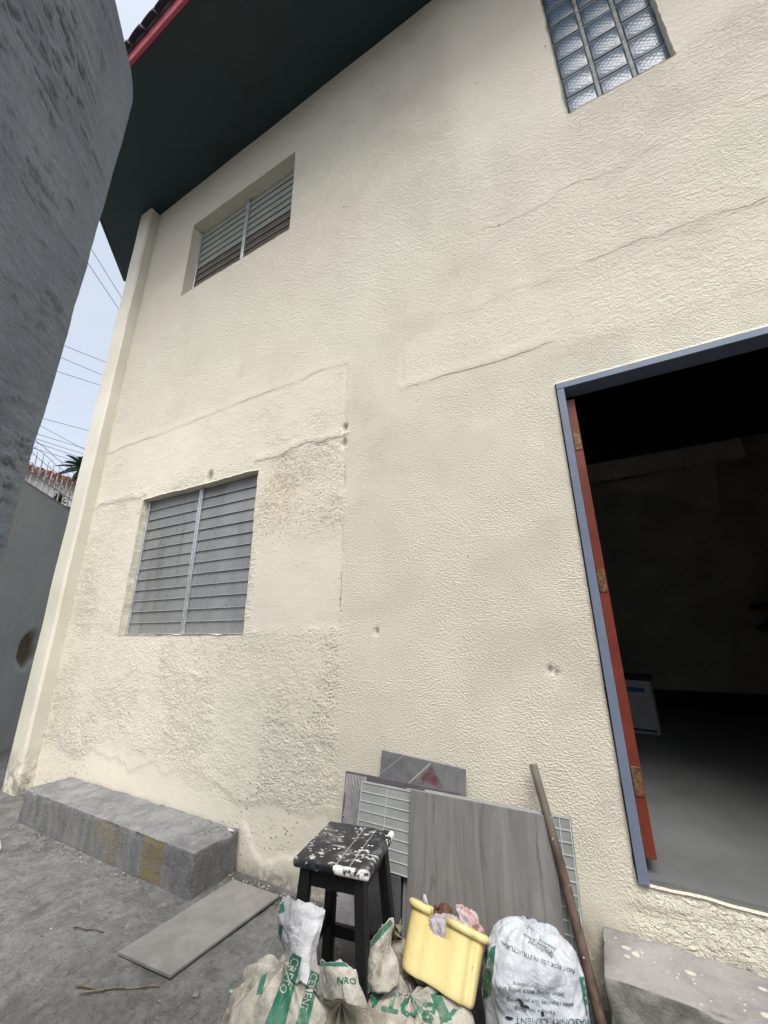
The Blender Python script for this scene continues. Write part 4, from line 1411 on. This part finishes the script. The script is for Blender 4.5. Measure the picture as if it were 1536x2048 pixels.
def flap(pts_rows, n, mm, seed, amp, thick=0.0022):
    """sheet through rows of 3D control points, smooth, crumpled"""
    rows = [[Vector(p) for p in r] for r in pts_rows]

    def interp(lst, t):
        k = len(lst) - 1
        f = t * k
        i = min(int(f), k - 1)
        u = f - i
        p0 = lst[max(i - 1, 0)]; p1 = lst[i]; p2 = lst[i + 1]; p3 = lst[min(i + 2, k)]
        return 0.5 * ((2 * p1) + (p2 - p0) * u + (2 * p0 - 5 * p1 + 4 * p2 - p3) * u * u + (3 * p1 - p0 - 3 * p2 + p3) * u ** 3)
    P = np.zeros((mm + 1, n + 1, 3))
    for j in range(mm + 1):
        for i in range(n + 1):
            p = interp([interp(r, i / n) for r in rows], j / mm)
            nzv = Vector((crumple(p, 11, seed), crumple(p, 11, seed + 30), crumple(p, 11, seed + 60))) * amp * 0.6
            if j == mm: nzv += Vector((0, 0, 0.012 * mnoise.noise(p * 40)))
            P[j, i] = p + nzv
    return P


def sheet_obj(name, P, mat, parent, thick=0.002):
    me = grid_mesh(name, P)
    bm = bmesh.new(); bm.from_mesh(me); bpy.data.meshes.remove(me)
    bmesh.ops.recalc_face_normals(bm, faces=bm.faces)
    bmesh.ops.solidify(bm, geom=bm.faces[:], thickness=thick)
    return obj(name, bm, mat, parent, True)


def sack_mat(name, ca_, cb_, dirt_amt, dirt_col=(0.20, 0.17, 0.12, 1)):
    m = Mat(name)
    c0 = m.mix(m.ramp(m.noise(6, 4, .6), .35, .65), ca_, cb_)
    c0 = m.mix(m.math('MULTIPLY', m.ramp(m.noise(11, 6, .72, .5), .42, .68), dirt_amt), c0, dirt_col)
    c0 = m.mix(m.math('MULTIPLY', m.ramp(m.noise(3.2, 3, .6), .5, .7), dirt_amt * .6), c0, dirt_col)
    x, y, z = m.sep()
    weave = m.math('MULTIPLY', m.math('ADD', m.noise(45, 4, .65), m.math('MULTIPLY', m.noise(15, 5, .62, .9), 2.0)), .0042)
    return m.done(c0, .62, m.bump(weave, 1.0), spec=.3)


SACK_BEIGE = sack_mat('soiled_beige_sack', (0.33, 0.315, 0.27, 1), (0.44, 0.425, 0.38, 1), .75, (0.13, 0.11, 0.08, 1))
SACK_WHITE = sack_mat('white_sack', (0.36, 0.39, 0.425, 1), (0.46, 0.485, 0.52, 1), .3, (0.20, 0.195, 0.19, 1))
SACK_LINER = sack_mat('white_paper_liner', (0.37, 0.375, 0.39, 1), (0.48, 0.485, 0.50, 1), .35, (0.22, 0.205, 0.18, 1))
SACK_TAN = sack_mat('tan_sack', (0.20, 0.185, 0.14, 1), (0.31, 0.29, 0.235, 1), .6, (0.10, 0.085, 0.06, 1))


def print_mat(name, col, wear, wearcol):
    m = Mat(name)
    c0 = m.mix(m.ramp(m.noise(16, 6, .75), 1 - wear - .12, 1 - wear + .12, 0, .8), col, wearcol)
    return m.done(c0, .6, m.bump(m.noise(45, 4, .65), .0024), spec=.3)


GREEN_P = print_mat('green_print', (0.025, 0.125, 0.078, 1), .40, (0.22, 0.22, 0.17, 1))
WHITE_P = print_mat('white_print', (0.36, 0.36, 0.33, 1), .42, (0.20, 0.19, 0.15, 1))
DARK_P = print_mat('dark_green_print', (0.018, 0.055, 0.058, 1), .40, (0.30, 0.32, 0.33, 1))


def sack(name, label, P, mat):
    c = P.reshape(-1, 3).mean(0)
    root = empty(name, (c[0], c[1], 0.0))
    tag(root, label, 'sack', 'used cement sacks by the stool')
    bpy.context.view_layer.update()
    Q = P - np.array([c[0], c[1], 0.0])
    me = grid_mesh('sack_body', Q, closed_u=True)
    o = link('sack_body', me, mat, root, True)
    n0 = P.shape[1]
    verts_w = P.reshape(-1, 3).tolist()
    nvv_, nuu_ = P.shape[:2]
    tris = [(j * nuu_ + i, j * nuu_ + (i + 1) % nuu_, (j + 1) * nuu_ + (i + 1) % nuu_, (j + 1) * nuu_ + i) for j in range(nvv_ - 1) for i in range(nuu_)]
    return root, verts_w, tris


def add_sheet(root, nm, P, mat, V, Fc, thick=0.002):
    c = np.array([root.location.x, root.location.y, 0])
    sheet_obj(nm, P - c, mat, root, thick)
    n0 = len(V)
    V += P.reshape(-1, 3).tolist()
    nvv_, nuu_ = P.shape[:2]
    Fc += [(n0 + j * nuu_ + i, n0 + j * nuu_ + i + 1, n0 + (j + 1) * nuu_ + i + 1, n0 + (j + 1) * nuu_ + i) for j in range(nvv_ - 1) for i in range(nuu_ - 1)]


def at(u, v, y):
    p = on_plane(u, v, (0, 1, 0), (0, y, 0))
    return (p.x, p.y, max(p.z, 0.004))


# left sack: soiled body with two green bands, open neck folded up showing a white liner
P = sack_body((-1.01, -0.73, 0), 0.165, 0.125, 0.158, 0.25, 11, 0.015, 0.72, folds=.012)
s1, V, Fc = sack('cement_sack', 'soiled cement sack with diagonal green bands and a white paper neck left of the stool', P, SACK_BEIGE)
N1 = flap([[at(535, 1975, -0.720), at(575, 1960, -0.740), at(612, 1965, -0.760), at(640, 1985, -0.720)],
           [at(568, 1915, -0.690), at(590, 1915, -0.730), at(616, 1925, -0.730), at(634, 1935, -0.690)],
           [at(552, 1868, -0.670), at(585, 1866, -0.710), at(618, 1868, -0.710), at(642, 1862, -0.680)],
           [at(556, 1825, -0.670), at(585, 1826, -0.700), at(615, 1836, -0.690), at(648, 1832, -0.670)],
           [at(566, 1792, -0.660), at(590, 1800, -0.690), at(615, 1810, -0.670), at(646, 1816, -0.660)]], 40, 46, 5, .010)
add_sheet(s1, 'paper_neck', N1, SACK_LINER, V, Fc)
bv = BVHTree.FromPolygons(V, Fc)
band_decal('green_band', [(585, 1905), (604, 1915), (568, 2060), (525, 2060)], 10, 44, bv, GREEN_P, s1)
band_decal('green_band', [(622, 1940), (640, 1950), (612, 2070), (585, 2070)], 8, 40, bv, GREEN_P, s1)
band_decal('green_band', [(523, 1948), (534, 1944), (524, 1988), (512, 1990)], 5, 20, bv, GREEN_P, s1)
band_decal('green_edge', [(552, 1800), (566, 1796), (570, 1822), (558, 1828)], 5, 8, bv, GREEN_P, s1)
band_decal('green_edge', [(549, 1845), (566, 1850), (562, 1880), (548, 1872)], 5, 8, bv, GREEN_P, s1)
text_decal('CRETO', (586, 1912), 113, 17, bv, WHITE_P, s1, bold=.01)
text_decal('CEMENT', (622, 1945), 106, 14, bv, WHITE_P, s1, bold=.01)

# small crumpled sack in the middle
P = sack_body((-0.815, -0.70, 0), 0.115, 0.09, 0.135, -0.4, 23, 0.016, 0.75, folds=.010)
s2, V, Fc = sack('cement_sack', 'small crumpled tan cement sack with torn top in front of the stool', P, SACK_TAN)
N2 = flap([[at(630, 1985, -0.740), at(670, 2000, -0.780), at(705, 2005, -0.780), at(735, 2020, -0.740)],
           [at(636, 1945, -0.740), at(668, 1960, -0.770), at(700, 1968, -0.770), at(722, 1978, -0.740)],
           [at(637, 1924, -0.720), at(662, 1918, -0.740), at(692, 1926, -0.740), at(716, 1946, -0.730)]], 34, 26, 8, .010)
add_sheet(s2, 'torn_flap', N2, SACK_BEIGE, V, Fc)
bv = BVHTree.FromPolygons(V, Fc)
band_decal('green_band', [(640, 1922), (700, 1926), (708, 1934), (638, 1932)], 20, 4, bv, GREEN_P, s2)
text_decal('NRO', (674, 1966), 5, 12, bv, GREEN_P, s2, bold=.02)

# middle sack under the bucket
P = sack_body((-0.685, -0.50, 0), 0.195, 0.135, 0.098, 0.1, 37, 0.013, 0.7, folds=.008)
s3, V, Fc = sack('cement_sack', 'slumped cement sack with large green letters supporting the yellow bucket', P, SACK_BEIGE)
N3 = flap([[at(722, 1985, -.55), at(745, 1985, -.57), at(770, 1980, -.56), at(800, 1965, -.52)],
           [at(727, 1935, -.53), at(740, 1930, -.56), at(765, 1925, -.54), at(792, 1915, -.50)],
           [at(735, 1890, -.50), at(752, 1880, -.53), at(768, 1880, -.52), at(784, 1880, -.49)],
           [at(758, 1860, -.48), at(768, 1850, -.50), at(778, 1840, -.49), at(788, 1832, -.47)]], 30, 40, 12, .009)
add_sheet(s3, 'open_flap', N3, SACK_BEIGE, V, Fc)
N3b = flap([[at(788, 1960, -.48), at(802, 1965, -.46), at(818, 1955, -.45)],
            [at(782, 1910, -.47), at(800, 1905, -.45), at(812, 1900, -.44)],
            [at(786, 1868, -.46), at(798, 1868, -.44), at(810, 1882, -.43)]], 22, 26, 15, .010)
add_sheet(s3, 'open_flap', N3b, SACK_TAN, V, Fc)
bv = BVHTree.FromPolygons(V, Fc)
band_decal('green_edge', [(736, 1890), (742, 1896), (786, 1846), (780, 1838)], 4, 24, bv, GREEN_P, s3)
band_decal('green_edge', [(724, 1935), (730, 1937), (738, 1896), (733, 1892)], 3, 20, bv, GREEN_P, s3)
text_decal('ABOTA', (912, 2020), 195, 38, bv, GREEN_P, s3, bold=.03)
text_decal('LY FR', (786, 1992), 12, 11, bv, DARK_P, s3)
band_decal('green_edge', [(860, 1988), (880, 1985), (905, 2040), (885, 2046)], 6, 16, bv, GREEN_P, s3)

# right hand sack: upright white with dark lettering printed upside down
P = sack_body((-0.345, -0.33, 0), 0.160, 0.120, 0.190, 0.25, 52, 0.012, 0.72, folds=.004, nv_=120, lean=(0.03, 0.02))
s4, V, Fc = sack('cement_sack', 'upright white cement sack with upside down dark lettering beside the rusty pole', P, SACK_WHITE)
N4 = flap([[at(978, 1905, -.33), at(1000, 1912, -.36), at(1020, 1910, -.36), at(1044, 1905, -.34)],
           [at(990, 1870, -.31), at(1005, 1872, -.34), at(1022, 1872, -.34), at(1040, 1872, -.32)],
           [at(1000, 1842, -.29), at(1008, 1838, -.31), at(1018, 1846, -.31), at(1026, 1852, -.30)]], 26, 26, 18, .007)
add_sheet(s4, 'torn_corner', N4, SACK_LINER, V, Fc)
bv = BVHTree.FromPolygons(V, Fc)
for (t, o_, an, sz, bd) in [('Manufactured', (1108, 1911), 212, 8, 0), ('M Cement Jackson', (1108, 1904), 212, 7, 0), ('Dinamarca', (1113, 1897), 210, 7, 0),
                            ('NOT FOR USE IN STRUCTURAL', (1150, 1938), 193, 8.5, -.0009), ('applications', (1078, 1972), 190, 8.5, 0),
                            ('other laying, block laying and', (1128, 1985), 185, 8.5, 0), ('uses requires like plastering,', (1146, 2006), 185, 9, 0),
                            ('cement for filling', (1110, 2022), 187, 9, 0), ('MASONRY CEMENT', (1182, 2038), 181, 13, 0)]:
    text_decal(t, o_, an, sz, bv, DARK_P, s4, bend=bd, squash=.92)
TEAR = simple('dark_tear', (0.02, 0.02, 0.022), .9)
for (cx_, cy_, w_, h_, a_) in [(1042, 2003, 9, 3, .9), (1050, 2012, 11, 2.5, .3), (1085, 2028, 5, 4, 1.2), (1020, 2036, 8, 4, .2), (1118, 2050, 9, 3, .4)]:
    ring_ = []
    for k in range(14):
        t_ = 2 * math.pi * k / 14
        r_ = 1 + 0.45 * mnoise.noise((math.cos(t_) * 1.7 + cx_, math.sin(t_) * 1.7, 3))
        px_, py_ = w_ * r_ * math.cos(t_), h_ * r_ * math.sin(t_)
        ring_.append((cx_ + px_ * math.cos(a_) - py_ * math.sin(a_), cy_ + px_ * math.sin(a_) + py_ * math.cos(a_)))
    project_decal('tear', [(cx_, cy_)] + ring_, [(0, k + 1, (k + 1) % 14 + 1) for k in range(14)], bv, TEAR, s4, .0024)
band_decal('green_edge', [(972, 1900), (992, 1890), (982, 1990), (966, 2000)], 6, 28, bv, GREEN_P, s4)
band_decal('green_edge', [(1158, 1955), (1182, 1950), (1200, 2050), (1178, 2060)], 8, 30, bv, GREEN_P, s4)

# ------------------------------------------------------------------ yellow bucket with rags
m = Mat('yellow_plastic')
c0 = m.mix(m.ramp(m.noise(5, 4), .3, .7), (0.58, 0.47, 0.19, 1), (0.64, 0.54, 0.26, 1))
c0 = m.mix(m.math('MULTIPLY', m.ramp(m.voro(13), .07, .10, 1, 0), .75), c0, (0.62, 0.58, 0.45, 1))
c0 = m.mix(m.math('MULTIPLY', m.ramp(m.noise(30, 3, .6, .4, co=m.map((1.6, 1, .7), loc=(.4, .2, .7))), .68, .71), .6), c0, (0.20, 0.15, 0.10, 1))
c0 = m.mix(m.math('MULTIPLY', m.ramp(m.noise(18, 5, .7), .55, .75), .3), c0, (0.45, 0.38, 0.25, 1))
YEL = m.done(c0, .36, m.bump(m.noise(12, 3), .003), spec=.5)


def bucket_profile(th, wx, wy):
    """rounded rectangle with two vertical hollows on each broad side"""
    c_, s_ = math.cos(th), math.sin(th)
    e_ = 0.42
    x = math.copysign(abs(c_) ** e_, c_) * wx
    y = math.copysign(abs(s_) ** e_, s_) * wy
    if abs(s_) > 0.3:
        y -= math.copysign(0.024 * (math.exp(-(((x + 0.018) / wx) / 0.36) ** 4)) + math.copysign(0.014 * math.exp(-(((x - 0.090) / wx) / 0.10) ** 2), s_), s_)
    if abs(c_) > 0.75:
        x -= math.copysign(0.010 * math.exp(-((y / wy) / 0.3) ** 4), c_)
    return x, y


bk = empty('bucket', (0, 0, 0))
tag(bk, 'yellow plastic bucket with a notched rim tipped on the sacks', 'bucket')
H_ = 0.168
nu = 260
lev = np.linspace(0, 1, 84)
outer = []
for j, t in enumerate(lev):
    z = H_ * t
    row = []
    for i in range(nu):
        th = 2 * math.pi * i / nu
        sc_ = 0.93 + 0.07 * t
        sc_ *= 1 - 0.05 * math.exp(-t / 0.03)
        x, y = bucket_profile(th, 0.130 * sc_, 0.10 * sc_)
        row.append((x, y, z))
    outer.append(row)


def notched(x, y, z):
    if y > 0: return False
    w_ = 0.031
    dx = x + 0.028
    zb = H_ * 0.66
    if z >= zb + w_ * 0.8: return abs(dx) < w_
    return z > zb and abs(dx) < w_ * math.sqrt(max(0.0, 1 - ((zb + w_ * 0.8 - z) / (w_ * 0.8)) ** 2))


bm = bmesh.new()
og, ig = [], []
for row in outer:
    og.append([bm.verts.new(p) for p in row])
for row in outer:
    ig.append([bm.verts.new((p[0] * 0.955, p[1] * 0.945, max(p[2], 0.006))) for p in row])
rowskeep = {}
for j in range(len(lev) - 1):
    for i in range(nu):
        i2 = (i + 1) % nu
        cxy = [(outer[j][i][k] + outer[j + 1][i2][k]) / 2 for k in range(3)]
        k_ = not notched(*cxy)
        rowskeep[(j, i)] = k_
for j in range(len(lev) - 1):
    for i in range(nu):
        if not rowskeep[(j, i)]: continue
        i2 = (i + 1) % nu
        bm.faces.new((og[j][i], og[j][i2], og[j + 1][i2], og[j + 1][i]))
        bm.faces.new((ig[j][i2], ig[j][i], ig[j + 1][i], ig[j + 1][i2]))
        for (dj, di, a, b) in ((0, -1, (j, i), (j + 1, i)), (0, 1, (j + 1, i2), (j, i2)), (-1, 0, (j, i2), (j, i)), (1, 0, (j + 1, i), (j + 1, i2))):
            nj, ni = j + dj, (i + di) % nu
            if nj < 0: continue
            if nj >= len(lev) - 1 or not rowskeep[(nj, ni)]:
                try: bm.faces.new((og[a[0]][a[1]], ig[a[0]][a[1]], ig[b[0]][b[1]], og[b[0]][b[1]]))
                except ValueError: pass
bm.faces.new([og[0][i] for i in range(nu)][::-1])
bm.faces.new([ig[0][i] for i in range(nu)])
bmesh.ops.delete(bm, geom=[v for v in bm.verts if not v.link_faces], context='VERTS')
bmesh.ops.recalc_face_normals(bm, faces=bm.faces)
body = obj('bucket_body', bm, YEL, bk, True)
# rolled rim, interrupted by the notch
bm = bmesh.new()
run = []
start = None
order = [i for i in range(nu)]
keepi = [rowskeep[(len(lev) - 2, i)] for i in range(nu)]
first = next(i for i in range(nu) if not keepi[i] and keepi[(i + 1) % nu])
pts = []
for q in range(1, nu + 1):
    i = (first + q) % nu
    x, y, _ = outer[-1][i]
    if keepi[i]:
        pts.append((x * 1.02, y * 1.03, H_ - 0.010))
    elif pts:
        if len(pts) > 3: tube(bm, pts, 0.0098, 12)
        pts = []
if len(pts) > 3: tube(bm, pts, 0.0098, 12)
for v in bm.verts: v.co.z = H_ - 0.012 + (v.co.z - (H_ - 0.012)) * 1.15
obj('rolled_rim', bm, YEL, bk, True)
bk.matrix_world = Matrix.Translation((-0.6333, -0.4111, 0.1674)) @ Matrix.Rotation(math.radians(10.4), 4, 'Z') @ Matrix.Rotation(math.radians(14.4), 4, 'Y') @ Matrix.Rotation(math.radians(-30), 4, 'X')
bpy.context.view_layer.update()
BM = bk.matrix_world.copy()

RAG = sack_mat('soiled_white_rag', (0.30, 0.28, 0.30, 1), (0.44, 0.42, 0.44, 1), .5, (0.16, 0.12, 0.11, 1))
m = Mat('red_stained_rag')
c0 = m.mix(m.ramp(m.noise(14, 5, .7, .6), .42, .56), (0.40, 0.36, 0.37, 1), (0.32, 0.13, 0.12, 1))
RAG_RED = m.done(c0, .8, m.bump(m.noise(40, 4), .003), spec=.2)
BROWN_CH = simple('brown_debris', (0.13, 0.065, 0.04), .85, .3, 40, .004, 60)


def lump(name, loc, r, seed, mat, label, cat, amp=.35, squash=(1, 1, 1), rot=0.0):
    bm = bmesh.new()
    bmesh.ops.create_icosphere(bm, subdivisions=5, radius=1)
    for v in bm.verts:
        p = v.co.copy()
        d = 1 + amp * crumple(p, 1.3, seed) * .55 + amp * mnoise.noise(p * 1.2 + Vector((seed, 0, 0)))
        v.co = Vector((p.x * squash[0], p.y * squash[1], p.z * squash[2])) * d * r
    o = obj(name, bm, mat, None, True)
    o.location = loc
    o.rotation_euler = (0, 0, rot)
    tag(o, label, cat)
    return o


wpt = lambda x, y, z: BM @ Vector((x, y, z))
lump('rag', wpt(0.005, 0.012, 0.110), .070, 4, RAG, 'crumpled dirty white cloth filling the notch of the yellow bucket', 'cloth', .30, (1.15, .72, .85))
lump('rag', wpt(0.062, 0.035, 0.165), .050, 9, RAG_RED, 'red stained white cloth bulging over the right rim of the bucket', 'cloth', .35, (.9, .9, 1.0), .5)
lump('crumpled_paper', wpt(-0.02, 0.05, 0.160), .034, 14, BROWN_CH, 'crumpled brown paper scrap inside the yellow bucket', 'paper', .5)
bm = bmesh.new()
tube(bm, [(0, 0, 0), (0.002, 0, .03), (0.001, 0, .065), (-.004, 0, .085)], [.010, .011, .010, .004], 8)
for v in bm.verts: v.co.y *= .3
ps = obj('plastic_strip', bm, SACK_LINER, None, True)
ps.matrix_world = Matrix.Translation(wpt(-0.075, -0.03, 0.120)) @ Matrix.Rotation(.1, 4, 'Y')
tag(ps, 'thin white plastic strip poking up at the left rim of the bucket', 'strip')

# ------------------------------------------------------------------ tub inside the doorway
TUB = simple('white_tub_plastic', (0.34, 0.345, 0.35), .5, .06, 5)
TUB_B = simple('blue_tub_label', (0.03, 0.07, 0.2), .5, .05, 9)
tb = empty('plastic_container', (0.235, 2.42, FLZ), (0, 0, math.radians(-8)))
tag(tb, 'white plastic container with a small blue label standing just inside the dark room', 'container')
bm = bmesh.new()
box(bm, (-0.13, -0.10, 0.0), (0.13, 0.10, 0.43), 0.018, 2)
obj('container_body', bm, TUB, tb)
box_obj('lid', (-0.138, -0.108, 0.431), (0.138, 0.108, 0.468), INT_DARK, tb, .008)
box_obj('label_patch', (-0.06, -0.1035, 0.335), (0.075, -0.1005, 0.372), TUB_B, tb)
box_obj('rim_band', (-0.137, -0.107, 0.395), (0.137, 0.107, 0.408), TUB, tb, .003)
box_obj('base_strip', (-0.11, -0.1035, 0.03), (0.11, -0.1005, 0.045), INT_DARK, tb)

# ------------------------------------------------------------------ small things on the ground
TWIG = simple('dry_straw', (0.17, 0.145, 0.095), .8, .2, 30)
TWIG_D = simple('dark_twig', (0.07, 0.055, 0.04), .8, .2, 30)


def gpt(u, v, z=0.006):
    return on_plane(u, v, (0, 0, 1), (0, 0, z))


def stick(name, pix, rad, mat, label, extra=None):
    pts = [gpt(*p, 0.008) for p in pix]
    c = pts[0].copy(); c.z = 0
    bm = bmesh.new()
    n = []
    for a, b in zip(pts, pts[1:]):
        for t in range(4):
            n.append(a.lerp(b, t / 4) - c)
    n.append(pts[-1] - c)
    n = [p + Vector((0, 0, .003 * math.sin(i * 1.3))) for i, p in enumerate(n)]
    tube(bm, n, [rad * (1 - .5 * i / len(n)) for i in range(len(n))], 6)
    if extra:
        q = [gpt(*p, 0.012) - c for p in extra]
        tube(bm, q, rad * .7, 6)
    o = obj(name, bm, mat, None, True)
    o.location = c
    tag(o, label, 'stick')


stick('dry_stem', [(155, 1972), (205, 1978), (255, 1975), (318, 1972)], .0045, TWIG, 'straw coloured dry stem lying on the ground near the flat tile', [(158, 1985), (210, 1979)])
stick('twig', [(147, 1855), (175, 1858), (208, 1864)], .0028, TWIG_D, 'thin dark twig on the ground in front of the ledge')


def chip(name, u, v, z, size, mat, label, cat, seed):
    bm = bmesh.new()
    bmesh.ops.create_icosphere(bm, subdivisions=2, radius=1)
    for vv in bm.verts:
        p = vv.co.copy()
        d = 1 + .35 * mnoise.noise(p * 1.5 + Vector((seed, 0, 0)))
        vv.co = Vector((p.x * size[0], p.y * size[1], p.z * size[2])) * d
    o = obj(name, bm, mat)
    g_ = gpt(u, v, z)
    o.location = (g_.x, g_.y, z + size[2] * .7)
    tag(o, label, cat)


WHITE_CH = simple('white_chip', (0.42, 0.415, 0.40), .8, .1, 30)
GREY_CH = simple('grey_stone', (0.19, 0.185, 0.175), .85, .2, 30)
TEAL_CH = simple('pale_green_chip', (0.28, 0.42, 0.38), .8, .1, 30)
chip('stone', 392, 1993, 0, (.013, .011, .010), GREY_CH, 'small grey stone on the ground left of the green banded sack', 'stone', 1)
chip('plaster_chip', 463, 1985, 0, (.010, .006, .004), TEAL_CH, 'pale green chip on the ground left of the sacks', 'chip', 2)
chip('plaster_chip', 461, 1661, .20, (.028, .009, .004), WHITE_CH, 'pale plaster flake on top of the ledge at its right end', 'chip', 3)
bm = bmesh.new()
tube(bm, [gpt(-8, 1668, .006), gpt(-2, 1684, .012), gpt(0, 1698, .006)], .008, 6)
tag(obj('plaster_scrap', bm, WHITE_CH), 'white scrap on the ground at the left edge of the yard', 'scrap')

# crumbs of plaster and grit
bm = bmesh.new()
R = random.Random(99)


def crumb(x, y, z, s):
    vs = [bm.verts.new((x + R.uniform(-1, 1) * s, y + R.uniform(-1, 1) * s, z + R.uniform(0, .9) * s)) for _ in range(4)]
    for f in ((0, 1, 2), (0, 3, 1), (1, 3, 2), (0, 2, 3)):
        bm.faces.new([vs[k] for k in f]).material_index = R.choice((0, 0, 1, 1, 1, 2, 2))


for _ in range(2600):
    x = R.uniform(-4.6, -0.2); y = R.uniform(-1.9, -0.03)
    if -3.86 < x < -1.99 and y > -0.3: continue
    if -1.97 < x < -1.59 and -.67 < y < -.07 and R.random() < .93: continue
    crumb(x, y, float(ground_height(np.array(x), np.array(y))), R.choice((.002, .003, .003, .004, .006)))
for _ in range(650):
    x = R.uniform(-1.99, -1.0); y = -0.03 - abs(R.gauss(0, .05))
    crumb(x, y, 0.0, R.choice((.003, .004, .006, .009)))
for _ in range(420):
    x = R.uniform(-3.9, -2.0); y = -0.31 - abs(R.gauss(0, .04))
    crumb(x, y, 0.0, R.choice((.003, .004, .006, .008)))
for _ in range(160):
    x = R.uniform(-3.8, -2.0); y = R.uniform(-.29, -.03)
    crumb(x, y, 0.2, R.choice((.002, .003, .005)))
for _ in range(130):
    x = R.gauss(-2.15, .08); y = -.03 - abs(R.gauss(0, .06))
    if x < -2.0: crumb(x, y, 0.2, R.choice((.003, .005, .007)))
db = obj('rubble_crumbs', bm, WHITE_CH)
db.data.materials.append(GREY_CH)
db.data.materials.append(TWIG_D)
tag(db, 'scattered plaster crumbs and grit on the yard and ledge', kind='stuff')
